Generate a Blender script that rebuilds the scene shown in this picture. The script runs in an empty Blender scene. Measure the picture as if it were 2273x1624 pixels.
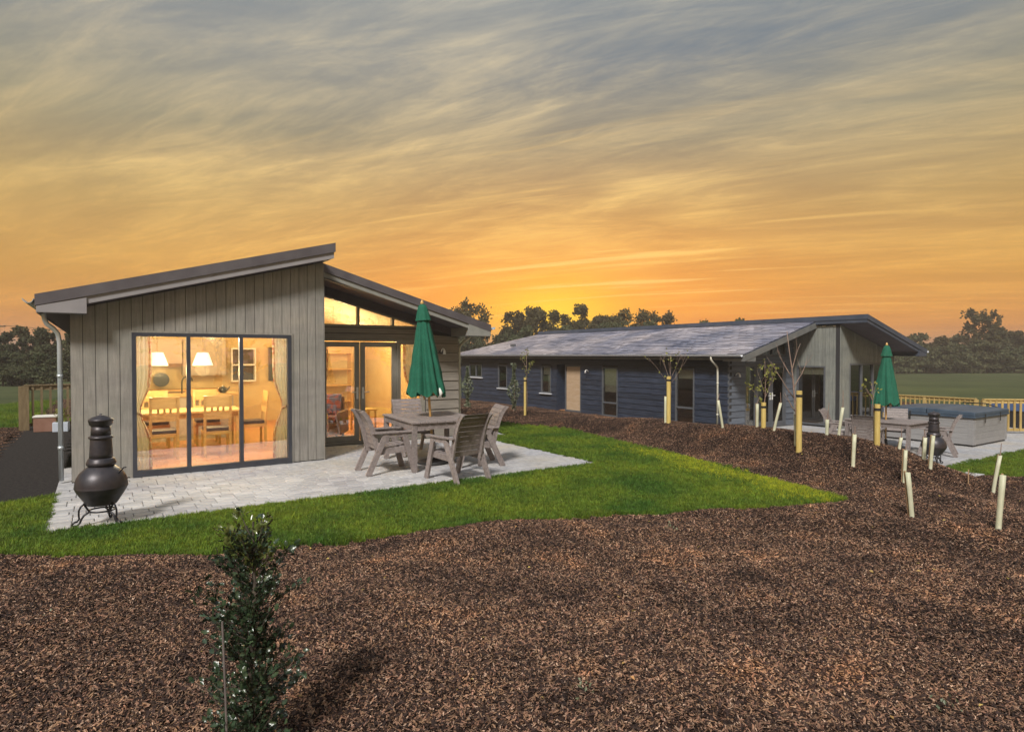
import bpy, math, random
import numpy as np
from mathutils import Vector, Matrix
R = math.radians
random.seed(11)
rng = np.random.default_rng(5)
sc = bpy.context.scene
C = sc.collection

# ------------------------------------------------------------------ camera
CAM_H = 1.79
FPX = 1373.0                    # focal length for a picture 2272 wide
cd = bpy.data.cameras.new('camera')
cam = bpy.data.objects.new('camera', cd); C.objects.link(cam)
cam.location = (0, 0, CAM_H)
cam.rotation_euler = (R(90 - 1.0), 0, 0)
cd.sensor_width = 36; cd.lens = FPX / 2272 * 36
cd.clip_start = 0.05; cd.clip_end = 1500
sc.camera = cam
sc.view_settings.view_transform = 'Standard'
sc.view_settings.look = 'None'
sc.view_settings.exposure = 0.0
sc.view_settings.gamma = 1.0
sc.view_settings.use_curve_mapping = False
try:
    sc.cycles.use_denoising = True
    sc.cycles.max_bounces = 8
    sc.cycles.transparent_max_bounces = 24
    sc.cycles.sample_clamp_indirect = 4
except Exception:
    pass

def lin(r, g, b):
    f = lambda c: (c / 255 / 12.92) if c / 255 <= 0.04045 else ((c / 255 + 0.055) / 1.055) ** 2.4
    return (f(r), f(g), f(b), 1)

# ------------------------------------------------------------------ world: dusk sky with high thin cloud
w = bpy.data.worlds.new('World'); sc.world = w; w.use_nodes = True
nt = w.node_tree; nt.nodes.clear()
def N(t, **k):
    n = nt.nodes.new(t)
    for a, b in k.items(): setattr(n, a, b)
    return n
def val(s, v): s.default_value = v
def link(a, b): nt.links.new(a, b)
def Math(op, a, b=None, c=None, clamp=False):
    n = N('ShaderNodeMath', operation=op, use_clamp=clamp)
    for i, q in enumerate((a, b, c)):
        if q is None: continue
        if hasattr(q, 'is_linked'): link(q, n.inputs[i])
        else: n.inputs[i].default_value = q
    return n.outputs[0]
def VMath(op, a, b=None):
    n = N('ShaderNodeVectorMath', operation=op)
    for i, q in enumerate((a, b)):
        if q is None: continue
        if hasattr(q, 'is_linked'): link(q, n.inputs[i])
        else: n.inputs[i].default_value = q
    return n
def Ramp(fac, stops, interp='LINEAR'):
    n = N('ShaderNodeValToRGB'); cr = n.color_ramp; cr.interpolation = interp
    while len(cr.elements) < len(stops): cr.elements.new(0.5)
    for e, (p, c) in zip(cr.elements, stops): e.position = p; e.color = c
    link(fac, n.inputs[0]); return n.outputs[0]
def Mix(f, a, b, mode='MIX'):
    n = N('ShaderNodeMix', data_type='RGBA', blend_type=mode)
    for s, q in ((n.inputs[0], f), (n.inputs[6], a), (n.inputs[7], b)):
        if hasattr(q, 'is_linked'): link(q, s)
        else: s.default_value = q
    return n.outputs[2]
g1 = lambda v: (v, v, v, 1)
tc = N('ShaderNodeTexCoord'); D = tc.outputs['Generated']
sx = N('ShaderNodeSeparateXYZ'); link(D, sx.inputs[0]); dx, dy, dz = sx.outputs
zc = Math('MAXIMUM', dz, 0.0)
base = Ramp(zc, [(0.0, lin(188,114,68)), (0.045, lin(192,124,56)), (0.11, lin(184,134,58)), (0.21, lin(162,134,80)),
                 (0.32, lin(126,124,106)), (0.42, lin(100,112,122)), (0.62, lin(104,118,132)), (1.0, lin(112,128,148))])
# glow where the sun has gone down
SD = Vector((0.067, 1.0, 0.058)).normalized()
def glow(sxy, sz, shift=(0, 0, 0)):
    d = VMath('SUBTRACT', D, tuple(SD + Vector(shift))).outputs[0]
    d = VMath('MULTIPLY', d, (1 / sxy, 1 / sxy, 1 / sz)).outputs[0]
    L = VMath('LENGTH', d).outputs['Value']
    e = Math('MULTIPLY', Math('MULTIPLY', L, L), -1.0)
    return Math('EXPONENT', e)
# clouds drawn on a plane far overhead
den = Math('ADD', zc, 0.10)
px = Math('DIVIDE', dx, den); py = Math('DIVIDE', dy, den)
cb = N('ShaderNodeCombineXYZ'); link(px, cb.inputs[0]); link(py, cb.inputs[1])
def cloud_noise(rot, scale, nscale, detail, rough, dist, seed):
    mp = N('ShaderNodeMapping'); mp.vector_type = 'TEXTURE'
    link(cb.outputs[0], mp.inputs[0]); mp.inputs[2].default_value = (0, 0, R(rot)); mp.inputs[3].default_value = scale
    mp.inputs[1].default_value = (seed, seed * 0.7, 0)
    n = N('ShaderNodeTexNoise'); link(mp.outputs[0], n.inputs['Vector'])
    n.inputs['Scale'].default_value = nscale; n.inputs['Detail'].default_value = detail
    n.inputs['Roughness'].default_value = rough; n.inputs['Distortion'].default_value = dist
    return n.outputs[0]
big = cloud_noise(150, (1.9, 1.0, 1), 0.95, 5, 0.55, 0.9, 3.1)
mid = cloud_noise(160, (2.3, 0.8, 1), 2.2, 12, 0.68, 1.0, 7.7)
fin = cloud_noise(150, (2.8, 0.6, 1), 5.5, 12, 0.74, 1.2, 1.3)
bigm = Ramp(big, [(0.36, g1(0)), (0.64, g1(1))], 'EASE')
midm = Ramp(mid, [(0.32, g1(0)), (0.74, g1(1))], 'EASE')
finm = Ramp(fin, [(0.36, g1(0)), (0.68, g1(1))], 'EASE')
cl = Math('ADD', Math('MULTIPLY', bigm, 0.34), Math('MULTIPLY', Math('MULTIPLY', midm, 0.62), Math('ADD', Math('MULTIPLY', bigm, 0.7), 0.3)))
cl = Math('ADD', cl, Math('MULTIPLY', Math('MULTIPLY', finm, 0.42), Math('ADD', midm, 0.15)))
# cover is thickest towards the sunset and thins out to both sides
side = Math('EXPONENT', Math('MULTIPLY', Math('MULTIPLY', Math('SUBTRACT', dx, 0.02), Math('SUBTRACT', dx, 0.02)), -2.2))
cl = Math('MULTIPLY', cl, Math('ADD', Math('MULTIPLY', side, 0.72), 0.34), clamp=True)
ccol = Ramp(zc, [(0.0, lin(212,128,64)), (0.06, lin(226,154,62)), (0.14, lin(224,172,82)), (0.24, lin(214,180,112)),
                 (0.36, lin(194,176,138)), (0.50, lin(166,162,150)), (1.0, lin(172,176,180))])
skyc = Mix(cl, base, ccol)
gw = Math('MULTIPLY', glow(0.50, 0.19), 0.58)
skyc = Mix(gw, skyc, Mix(cl, lin(228,140,38), lin(252,184,72)))
gm = Math('MULTIPLY', glow(0.30, 0.08), 0.85)
skyc = Mix(gm, skyc, lin(252,146,18))
gc = Math('MULTIPLY', glow(0.11, 0.055), 0.95)
skyc = Mix(gc, skyc, lin(255,214,30))
# thin contrail-like bright streaks above the glow
stn = cloud_noise(158, (5.0, 0.40, 1), 1.9, 6, 0.55, 0.3, 4.4)
stm = Ramp(stn, [(0.54, g1(0)), (0.66, g1(1))], 'EASE')
skyc = Mix(Math('MULTIPLY', Math('MULTIPLY', stm, glow(0.42, 0.16, (0.05, 0, 0.08))), 0.6), skyc, lin(255,206,112))
sky = N('ShaderNodeTexSky', sky_type='NISHITA'); sky.sun_disc = False
sky.sun_elevation = R(-0.5); sky.sun_rotation = R(4)
b1 = N('ShaderNodeBackground'); link(skyc, b1.inputs[0]); b1.inputs[1].default_value = 1.22
b2 = N('ShaderNodeBackground'); link(sky.outputs[0], b2.inputs[0]); b2.inputs[1].default_value = 0.05
ad = N('ShaderNodeAddShader'); link(b1.outputs[0], ad.inputs[0]); link(b2.outputs[0], ad.inputs[1])
wo = N('ShaderNodeOutputWorld'); link(ad.outputs[0], wo.inputs[0])

# ------------------------------------------------------------------ soft key light
sl = bpy.data.lights.new('sun', 'SUN'); sl.energy = 4.3; sl.angle = R(10); sl.color = (1.0, 0.95, 0.88)
so = bpy.data.objects.new('sun', sl); C.objects.link(so)
so.rotation_euler = Vector((-0.19, -0.64, 0.66)).to_track_quat('Z', 'Y').to_euler()

# ================================================================== helpers
def link_obj(name, data, parent=None, loc=(0, 0, 0), rot=(0, 0, 0)):
    o = bpy.data.objects.new(name, data); C.objects.link(o)
    o.location = loc; o.rotation_euler = rot
    if parent is not None: o.parent = parent
    return o
def tag(o, label=None, cat=None, group=None, kind=None):
    if label: o['label'] = label
    if cat: o['category'] = cat
    if group: o['group'] = group
    if kind: o['kind'] = kind
    return o
def empty(name, loc=(0, 0, 0), rz=0.0, label=None, cat=None, group=None):
    o = link_obj(name, None, None, loc, (0, 0, rz)); o.empty_display_size = 0.2
    return tag(o, label, cat, group)
def copy_tree(o, loc=None, rz=None, label=None, group=None):
    def rec(q, par):
        c = q.copy(); C.objects.link(c)
        if par is not None: c.parent = par
        for ch in kids.get(q, []): rec(ch, c)
        return c
    kids = {}
    for q in bpy.data.objects:
        if q.parent is not None: kids.setdefault(q.parent, []).append(q)
    c = rec(o, None)
    if loc is not None: c.location = loc
    if rz is not None: c.rotation_euler = (c.rotation_euler[0], c.rotation_euler[1], rz)
    if label: c['label'] = label
    if group: c['group'] = group
    return c

class MB:
    def __init__(s): s.v = []; s.f = []
    def add(s, vs, fs):
        k = len(s.v); s.v += [tuple(q) for q in vs]; s.f += [tuple(i + k for i in f) for f in fs]; return s
    def box(s, x0, x1, y0, y1, z0, z1):
        return s.add([(x0,y0,z0),(x1,y0,z0),(x1,y1,z0),(x0,y1,z0),(x0,y0,z1),(x1,y0,z1),(x1,y1,z1),(x0,y1,z1)],
                     [(0,3,2,1),(4,5,6,7),(0,1,5,4),(1,2,6,5),(2,3,7,6),(3,0,4,7)])
    def chamfer(s, x0, x1, y0, y1, z0, z1, c):
        v = [(x0,y0,z0),(x1,y0,z0),(x1,y1,z0),(x0,y1,z0),(x0,y0,z1-c),(x1,y0,z1-c),(x1,y1,z1-c),(x0,y1,z1-c),
             (x0+c,y0+c,z1),(x1-c,y0+c,z1),(x1-c,y1-c,z1),(x0+c,y1-c,z1)]
        f = [(0,1,5,4),(1,2,6,5),(2,3,7,6),(3,0,4,7),(4,5,9,8),(5,6,10,9),(6,7,11,10),(7,4,8,11),(8,9,10,11)]
        return s.add(v, f)
    def prism(s, pts, ax, c0, c1):
        n = len(pts)
        def mk(a, b, c): return (a, c, b) if ax == 'y' else ((c, a, b) if ax == 'x' else (a, b, c))
        v = [mk(a, b, c0) for a, b in pts] + [mk(a, b, c1) for a, b in pts]
        f = [tuple(range(n)), tuple(range(2 * n - 1, n - 1, -1))]
        f += [(i, i + n, (i + 1) % n + n, (i + 1) % n) for i in range(n)]
        return s.add(v, f)
    def beam(s, a, b, wd, h, up=(0, 0, 1)):
        a = Vector(a); b = Vector(b); t = (b - a).normalized(); up = Vector(up)
        sd = t.cross(up)
        if sd.length < 1e-5: sd = t.cross(Vector((1, 0, 0)))
        sd.normalize(); u2 = sd.cross(t).normalized()
        v = []
        for q in (a, b):
            for i, j in ((-1, -1), (1, -1), (1, 1), (-1, 1)): v.append(q + sd * i * wd / 2 + u2 * j * h / 2)
        return s.add(v, [(0,1,2,3),(7,6,5,4),(0,4,5,1),(1,5,6,2),(2,6,7,3),(3,7,4,0)])
    def tube(s, path, r, n=8, cap=True):
        path = [Vector(q) for q in path]; m = len(path)
        rs = r if isinstance(r, (list, tuple)) else [r] * m
        v = []; ref = None
        for i, q in enumerate(path):
            t = (path[min(i + 1, m - 1)] - path[max(i - 1, 0)]).normalized()
            if ref is None: ref = t.orthogonal().normalized()
            ref = (ref - t * ref.dot(t)).normalized(); b = t.cross(ref)
            for k in range(n):
                a = 2 * math.pi * k / n; v.append(q + (ref * math.cos(a) + b * math.sin(a)) * rs[i])
        f = [(i*n+k, i*n+(k+1)%n, (i+1)*n+(k+1)%n, (i+1)*n+k) for i in range(m-1) for k in range(n)]
        if cap: f += [tuple(range(n - 1, -1, -1)), tuple(range((m - 1) * n, m * n))]
        return s.add(v, f)
    def lathe(s, prof, n=24, c=(0, 0, 0), fold=None, cap=True):
        v = []
        for i, (r, z) in enumerate(prof):
            for k in range(n):
                a = 2 * math.pi * k / n
                rr = r * (1 + (fold(a, i) if fold else 0)); v.append((c[0] + rr * math.cos(a), c[1] + rr * math.sin(a), c[2] + z))
        m = len(prof)
        f = [(i*n+k, i*n+(k+1)%n, (i+1)*n+(k+1)%n, (i+1)*n+k) for i in range(m-1) for k in range(n)]
        if cap: f += [tuple(range(n - 1, -1, -1)), tuple(range((m - 1) * n, m * n))]
        return s.add(v, f)
    def mesh(s, name, mat, sgn=1, smooth=False):
        me = bpy.data.meshes.new(name)
        v = s.v if sgn > 0 else [(-a, b, c) for a, b, c in s.v]
        f = s.f if sgn > 0 else [tuple(reversed(q)) for q in s.f]
        me.from_pydata([tuple(q) for q in v], [], f); me.update()
        if mat is not None: me.materials.append(mat)
        if smooth: me.polygons.foreach_set('use_smooth', [True] * len(me.polygons))
        return me
    def build(s, name, mat, parent=None, loc=(0, 0, 0), rot=(0, 0, 0), sgn=1, smooth=False, bevel=0, label=None, kind=None):
        o = link_obj(name, s.mesh(name, mat, sgn, smooth), parent, loc, rot)
        if smooth == 'auto':
            o.data.set_sharp_from_angle(angle=R(35))
        if bevel:
            m = o.modifiers.new('bevel', 'BEVEL'); m.width = bevel; m.segments = 2; m.limit_method = 'ANGLE'
        if label: o['label'] = label
        if kind: o['kind'] = kind
        return o
def np_mesh(name, V, F, mat, smooth=False):
    me = bpy.data.meshes.new(name)
    me.from_pydata(V.tolist() if hasattr(V, 'tolist') else V, [], F.tolist() if hasattr(F, 'tolist') else F); me.update()
    if mat is not None: me.materials.append(mat)
    if smooth: me.polygons.foreach_set('use_smooth', [True] * len(me.polygons))
    return me

# ------------------------------------------------------------------ materials
def mat(name, c1, c2=None, scale=8, stretch=(1, 1, 1), rough=0.7, bump=0.0, bscale=None, metal=0.0, spec=0.5, rand=0.0,
        c3=None, s3=2.0, f3=0.5, emit=None, estr=0.0, detail=6, trans=0.0, lo=0.35, hi=0.65, coord='Object', sheen=0, hue=0.0, bdist=0.02, rvar=0.0):
    m = bpy.data.materials.new(name); m.use_nodes = True
    t = m.node_tree; nd = t.nodes; lk = t.links
    p = nd['Principled BSDF']
    p.inputs['Roughness'].default_value = rough; p.inputs['Metallic'].default_value = metal
    p.inputs['Specular IOR Level'].default_value = spec
    c1 = tuple(c1) + (1,); c2 = tuple(c2) + (1,) if c2 else c1
    tc = nd.new('ShaderNodeTexCoord'); mp = nd.new('ShaderNodeMapping')
    lk.new(tc.outputs[coord], mp.inputs[0]); mp.inputs[3].default_value = stretch
    nz = nd.new('ShaderNodeTexNoise'); lk.new(mp.outputs[0], nz.inputs['Vector'])
    nz.inputs['Scale'].default_value = scale; nz.inputs['Detail'].default_value = detail; nz.inputs['Roughness'].default_value = 0.6
    rp = nd.new('ShaderNodeValToRGB'); lk.new(nz.outputs[0], rp.inputs[0])
    rp.color_ramp.elements[0].position = lo; rp.color_ramp.elements[1].position = hi
    rp.color_ramp.elements[0].color = c1; rp.color_ramp.elements[1].color = c2
    col = rp.outputs[0]
    if c3:
        n3 = nd.new('ShaderNodeTexNoise'); lk.new(tc.outputs[coord], n3.inputs['Vector']); n3.inputs['Scale'].default_value = s3
        n3.inputs['Detail'].default_value = 4
        r3 = nd.new('ShaderNodeValToRGB'); lk.new(n3.outputs[0], r3.inputs[0]); r3.color_ramp.elements[0].position = 0.42; r3.color_ramp.elements[1].position = 0.66
        mm = nd.new('ShaderNodeMath'); mm.operation = 'MULTIPLY'; lk.new(r3.outputs[0], mm.inputs[0]); mm.inputs[1].default_value = f3
        mx = nd.new('ShaderNodeMix'); mx.data_type = 'RGBA'; lk.new(mm.outputs[0], mx.inputs[0]); lk.new(col, mx.inputs[6]); mx.inputs[7].default_value = tuple(c3) + (1,)
        col = mx.outputs[2]
    if rand or hue:
        oi = nd.new('ShaderNodeObjectInfo')
        hs = nd.new('ShaderNodeHueSaturation')
        mr = nd.new('ShaderNodeMapRange'); lk.new(oi.outputs['Random'], mr.inputs[0]); mr.inputs[3].default_value = 1 - rand; mr.inputs[4].default_value = 1 + rand
        lk.new(mr.outputs[0], hs.inputs['Value'])
        if hue:
            m2 = nd.new('ShaderNodeMath'); m2.operation = 'MULTIPLY'; lk.new(oi.outputs['Random'], m2.inputs[0]); m2.inputs[1].default_value = 7.31
            m3 = nd.new('ShaderNodeMath'); m3.operation = 'FRACT'; lk.new(m2.outputs[0], m3.inputs[0])
            m4 = nd.new('ShaderNodeMapRange'); lk.new(m3.outputs[0], m4.inputs[0]); m4.inputs[3].default_value = 0.5 - hue; m4.inputs[4].default_value = 0.5 + hue
            lk.new(m4.outputs[0], hs.inputs['Hue'])
        lk.new(col, hs.inputs['Color']); col = hs.outputs[0]
    lk.new(col, p.inputs['Base Color'])
    if bump:
        bz = nd.new('ShaderNodeTexNoise'); lk.new(mp.outputs[0], bz.inputs['Vector']); bz.inputs['Scale'].default_value = bscale or scale * 2
        bz.inputs['Detail'].default_value = 6
        bp = nd.new('ShaderNodeBump'); bp.inputs['Strength'].default_value = bump; bp.inputs['Distance'].default_value = bdist
        lk.new(bz.outputs[0], bp.inputs['Height']); lk.new(bp.outputs[0], p.inputs['Normal'])
    if rvar:
        rz = nd.new('ShaderNodeMapRange'); lk.new(nz.outputs[0], rz.inputs[0]); rz.inputs[3].default_value = max(0.05, rough - rvar); rz.inputs[4].default_value = rough + rvar
        lk.new(rz.outputs[0], p.inputs['Roughness'])
    if emit:
        p.inputs['Emission Color'].default_value = tuple(emit) + (1,); p.inputs['Emission Strength'].default_value = estr
    if trans:
        out = nd['Material Output']; ts = nd.new('ShaderNodeBsdfTranslucent'); lk.new(col, ts.inputs[0])
        ms = nd.new('ShaderNodeMixShader'); ms.inputs[0].default_value = trans
        lk.new(p.outputs[0], ms.inputs[1]); lk.new(ts.outputs[0], ms.inputs[2]); lk.new(ms.outputs[0], out.inputs[0])
    return m

Mt = {}
Mt['cladding'] = mat('weathered_cladding', (0.235, 0.222, 0.203), (0.325, 0.308, 0.282), 5, (6, 6, 0.5), 0.75, 0.35, 14, rand=0.06, c3=(0.20, 0.205, 0.18), s3=1.2, f3=0.5, bdist=0.006)
Mt['cladding_h'] = mat('weathered_cladding_horizontal', (0.20, 0.18, 0.155), (0.27, 0.245, 0.215), 5, (0.5, 6, 6), 0.75, 0.35, 14, rand=0.08, bdist=0.006)
Mt['cladding_cool'] = mat('cool_grey_cladding', (0.17, 0.18, 0.165), (0.235, 0.245, 0.225), 5, (6, 6, 0.5), 0.75, 0.35, 14, rand=0.12, bdist=0.006)
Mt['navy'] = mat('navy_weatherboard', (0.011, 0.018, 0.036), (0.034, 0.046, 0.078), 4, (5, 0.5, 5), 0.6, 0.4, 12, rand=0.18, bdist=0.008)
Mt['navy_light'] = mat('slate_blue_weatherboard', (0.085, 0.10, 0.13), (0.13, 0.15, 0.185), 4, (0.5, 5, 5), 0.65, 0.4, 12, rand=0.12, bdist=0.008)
Mt['under'] = mat('building_paper', (0.03, 0.03, 0.032), rough=0.9)
Mt['roof_dark'] = mat('roof_edge_dark', (0.085, 0.075, 0.085), (0.12, 0.11, 0.12), 3, rough=0.6, bump=0.1)
Mt['roof_navy'] = mat('roof_edge_navy', (0.045, 0.06, 0.09), (0.07, 0.085, 0.12), 3, rough=0.55, bump=0.1)
Mt['barge'] = mat('bargeboard_grey', (0.26, 0.25, 0.265), (0.32, 0.305, 0.32), 3, rough=0.6, bump=0.1)
Mt['barge2'] = mat('bargeboard_olive_grey', (0.24, 0.245, 0.23), (0.30, 0.30, 0.28), 3, rough=0.6, bump=0.1)
Mt['barge3'] = mat('bargeboard_far', (0.13, 0.135, 0.135), (0.18, 0.18, 0.175), 3, rough=0.6, bump=0.1)
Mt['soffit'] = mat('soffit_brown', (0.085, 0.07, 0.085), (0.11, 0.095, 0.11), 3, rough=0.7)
Mt['steel'] = mat('galvanised_steel', (0.66, 0.72, 0.76), (0.55, 0.61, 0.66), 6, rough=0.3, metal=0.45)
Mt['pale_pipe'] = mat('pale_painted_pipe', (0.62, 0.60, 0.50), (0.7, 0.68, 0.58), 6, rough=0.4)
Mt['pale_gutter'] = mat('pale_gutter', (0.58, 0.60, 0.64), (0.68, 0.70, 0.74), 6, rough=0.35)
Mt['frame_dark'] = mat('window_frame_dark', (0.035, 0.04, 0.055), (0.05, 0.055, 0.07), 5, rough=0.45)
Mt['frame_olive'] = mat('window_frame_olive_grey', (0.24, 0.225, 0.19), (0.28, 0.265, 0.23), 5, rough=0.5)
Mt['frame_far'] = mat('window_frame_far', (0.085, 0.092, 0.105), (0.105, 0.112, 0.125), 5, rough=0.5)
Mt['cream_wall'] = mat('cream_plaster', (0.56, 0.42, 0.20), (0.66, 0.52, 0.28), 2, rough=0.85)
Mt['cream_ceiling'] = mat('cream_ceiling', (0.70, 0.62, 0.48), rough=0.9)
Mt['oak'] = mat('oak', (0.50, 0.30, 0.10), (0.66, 0.43, 0.17), 4, (1, 1, 6), 0.45, 0.1, rand=0.08)
Mt['oak_floor'] = mat('oak_floor', (0.42, 0.18, 0.075), (0.55, 0.26, 0.115), 3, (1, 8, 1), 0.3, 0.05, rand=0.12)
Mt['seatpad'] = mat('dark_seat_leather', (0.05, 0.035, 0.04), rough=0.5)
Mt['cabinet'] = mat('taupe_cabinet', (0.36, 0.31, 0.25), (0.40, 0.35, 0.29), 3, rough=0.5)
Mt['black_gloss'] = mat('black_enamel', (0.02, 0.02, 0.022), rough=0.25)
Mt['white_paint'] = mat('white_paint', (0.8, 0.79, 0.75), rough=0.5)
Mt['curtain'] = mat('cream_curtain', (0.80, 0.79, 0.70), (0.86, 0.85, 0.77), 12, rough=0.9, trans=0.2)
Mt['curtain_floral'] = mat('floral_curtain', (0.62, 0.52, 0.34), (0.42, 0.14, 0.08), 26, rough=0.9, lo=0.48, hi=0.56, trans=0.25, detail=2)
Mt['lampshade'] = mat('glass_lamp_shade', (0.9, 0.85, 0.75), rough=0.4, emit=(1.0, 0.84, 0.60), estr=1.5)
Mt['bulb'] = mat('glowing_bulb', (1, 0.9, 0.7), emit=(1.0, 0.8, 0.5), estr=9)
Mt['chrome'] = mat('chrome', (0.75, 0.75, 0.74), rough=0.15, metal=1)
Mt['tartan'] = mat('tartan_fabric', (0.32, 0.08, 0.06), (0.10, 0.11, 0.20), 9, (1, 1, 1), 0.9, lo=0.45, hi=0.55, detail=1)
Mt['wicker'] = mat('brown_wicker', (0.14, 0.075, 0.04), (0.24, 0.14, 0.08), 40, rough=0.7, bump=0.6)
Mt['patio_wood'] = mat('grey_brown_composite', (0.185, 0.155, 0.15), (0.28, 0.24, 0.23), 5, (5, 5, 5), 0.6, 0.2, 25, rand=0.10, bdist=0.004)
Mt['pole_wood'] = mat('varnished_pole', (0.55, 0.32, 0.10), (0.68, 0.42, 0.16), 10, (3, 3, 0.4), 0.4)
Mt['green_canvas'] = mat('green_canvas', (0.006, 0.105, 0.062), (0.010, 0.14, 0.082), 30, rough=0.85, bump=0.12, bscale=60, trans=0.12, bdist=0.004)
Mt['white_tie'] = mat('white_cotton_tie', (0.75, 0.75, 0.72), rough=0.9)
Mt['black_base'] = mat('black_resin', (0.022, 0.022, 0.024), rough=0.5)
Mt['iron'] = mat('cast_iron', (0.032, 0.032, 0.042), (0.058, 0.054, 0.062), 12, c3=(0.085, 0.060, 0.052), s3=5, f3=0.35, rough=0.42, bump=0.12, bscale=60, metal=0.35, bdist=0.003)
Mt['iron_stand'] = mat('black_wrought_iron', (0.018, 0.018, 0.024), rough=0.4, metal=0.3)
Mt['paver'] = mat('concrete_paver', (0.32, 0.325, 0.35), (0.49, 0.495, 0.515), 9, rough=0.85, bump=0.5, bscale=70, rand=0.16, hue=0.015, c3=(0.42, 0.37, 0.30), s3=0.9, f3=0.55, bdist=0.006)
Mt['joint'] = mat('jointing_sand', (0.13, 0.125, 0.12), (0.20, 0.19, 0.175), 30, rough=1.0, bump=0.4)
Mt['tarmac'] = mat('path_tarmac', (0.020, 0.019, 0.020), (0.045, 0.04, 0.037), 22, rough=1.0, spec=0.1, bump=0.5, bscale=90)
Mt['mulch'] = mat('mulch_soil', (0.014, 0.009, 0.007), (0.045, 0.026, 0.02), 26, rough=1.0, bump=1.0, bscale=70, spec=0.1)
Mt['chip'] = mat('bark_chip', (0.138, 0.074, 0.045), (0.29, 0.178, 0.118), 60, rough=0.7, rand=0.85, hue=0.012, spec=0.3)
Mt['chip_dark'] = mat('dark_bark_chip', (0.022, 0.013, 0.011), (0.05, 0.028, 0.022), 60, rough=0.8, rand=0.5, spec=0.3)
Mt['chip_pale'] = mat('pale_wood_chip', (0.34, 0.22, 0.155), (0.58, 0.42, 0.31), 50, rough=0.7, rand=0.4, spec=0.3)
Mt['soil_green'] = mat('lawn_soil', (0.022, 0.045, 0.010), (0.035, 0.075, 0.015), 20, rough=1.0, bump=0.7, bscale=60)
Mt['field'] = mat('pasture', (0.048, 0.066, 0.028), (0.080, 0.095, 0.04), 0.35, (1, 1, 1), 0.95, 0.4, 3, c3=(0.10, 0.12, 0.045), s3=0.05, f3=0.6, spec=0.1)
Mt['fence_new'] = mat('treated_softwood', (0.38, 0.26, 0.08), (0.50, 0.36, 0.14), 6, (3, 3, 0.6), 0.7, 0.2, rand=0.15)
Mt['fence_old'] = mat('grey_brown_timber', (0.14, 0.10, 0.05), (0.20, 0.15, 0.08), 6, (3, 3, 0.6), 0.75, 0.2, rand=0.12)
Mt['stake'] = mat('yellow_softwood_stake', (0.50, 0.36, 0.10), (0.62, 0.48, 0.17), 6, (6, 6, 0.5), 0.7, 0.2, rand=0.1)
Mt['strap'] = mat('black_rubber', (0.02, 0.02, 0.02), rough=0.6)
Mt['guard'] = mat('pale_plastic_guard', (0.58, 0.60, 0.42), (0.84, 0.82, 0.64), 5, (1, 1, 0.6), rough=0.5, rand=0.08, trans=0.25)
Mt['twig'] = mat('twig_bark', (0.20, 0.13, 0.11), (0.30, 0.22, 0.17), 20, rough=0.8)
Mt['cane'] = mat('bamboo', (0.35, 0.22, 0.12), (0.45, 0.30, 0.18), 20, rough=0.6)
Mt['cane_dark'] = mat('weathered_cane', (0.10, 0.085, 0.08), (0.16, 0.13, 0.12), 20, rough=0.8)
Mt['leaf_yg'] = mat('young_leaf', (0.22, 0.26, 0.05), (0.36, 0.34, 0.09), 20, rough=0.6, rand=0.2, trans=0.3)
Mt['leaf_pale'] = mat('pale_evergreen_leaf', (0.11, 0.14, 0.08), (0.24, 0.26, 0.17), 14, rough=0.45, rand=0.2, trans=0.15)
Mt['holly'] = mat('holly_leaf', (0.020, 0.040, 0.022), (0.065, 0.092, 0.042), 30, rough=0.32, rand=0.5, hue=0.03, spec=0.7)
Mt['holly_young'] = mat('holly_leaf_young', (0.07, 0.10, 0.025), (0.13, 0.14, 0.04), 30, rough=0.25, rand=0.3, spec=0.7, trans=0.1)
Mt['crown'] = mat('tree_foliage', (0.055, 0.050, 0.024), (0.13, 0.115, 0.052), 0.9, rough=0.85, rand=0.25, hue=0.02, spec=0.2, trans=0.3, lo=0.3, hi=0.7)
Mt['crown_mid'] = mat('hedge_foliage', (0.050, 0.062, 0.032), (0.12, 0.13, 0.065), 0.9, rough=0.85, rand=0.2, hue=0.02, spec=0.2, trans=0.25)
Mt['crown_gold'] = mat('autumn_foliage', (0.60, 0.38, 0.05), (0.74, 0.62, 0.16), 0.8, rough=0.8, rand=0.2, hue=0.03, trans=0.6)
Mt['bark'] = mat('tree_bark', (0.05, 0.04, 0.03), (0.09, 0.07, 0.055), 6, rough=0.9)
Mt['tub'] = mat('hot_tub_cabinet', (0.255, 0.25, 0.255), (0.30, 0.295, 0.295), 3, (1, 1, 6), 0.6, 0.15, rand=0.04)
Mt['tub_cover'] = mat('hot_tub_cover_vinyl', (0.04, 0.065, 0.10), (0.07, 0.10, 0.14), 3, rough=0.5, spec=0.25, bump=0.15, bscale=5)
Mt['planter'] = mat('terracotta_box', (0.22, 0.11, 0.075), (0.26, 0.14, 0.10), 6, rough=0.8)
Mt['pale_box'] = mat('pale_blue_planter', (0.50, 0.56, 0.66), rough=0.6)
Mt['blind'] = mat('cream_blind', (0.70, 0.66, 0.52), (0.76, 0.72, 0.58), 6, rough=0.8)
Mt['blue_cover'] = mat('blue_cover', (0.08, 0.14, 0.30), rough=0.5)
Mt['pale_panel'] = mat('oak_veneer_door', (0.46, 0.32, 0.20), (0.52, 0.38, 0.26), 3, (1, 1, 4), 0.5)

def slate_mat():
    m = mat('roof_slate', (0.12, 0.14, 0.22), (0.32, 0.32, 0.40), 1.6, (6, 0.5, 1), 0.34, 0.3, 18, rand=0.12, spec=0.6, c3=(0.62, 0.55, 0.55), s3=0.5, f3=0.6, lo=0.40, hi=0.62, bdist=0.01, rvar=0.12)  # pale pinkish blotches paint the sky's sheen into the slate colour
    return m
Mt['slate'] = slate_mat()

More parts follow.
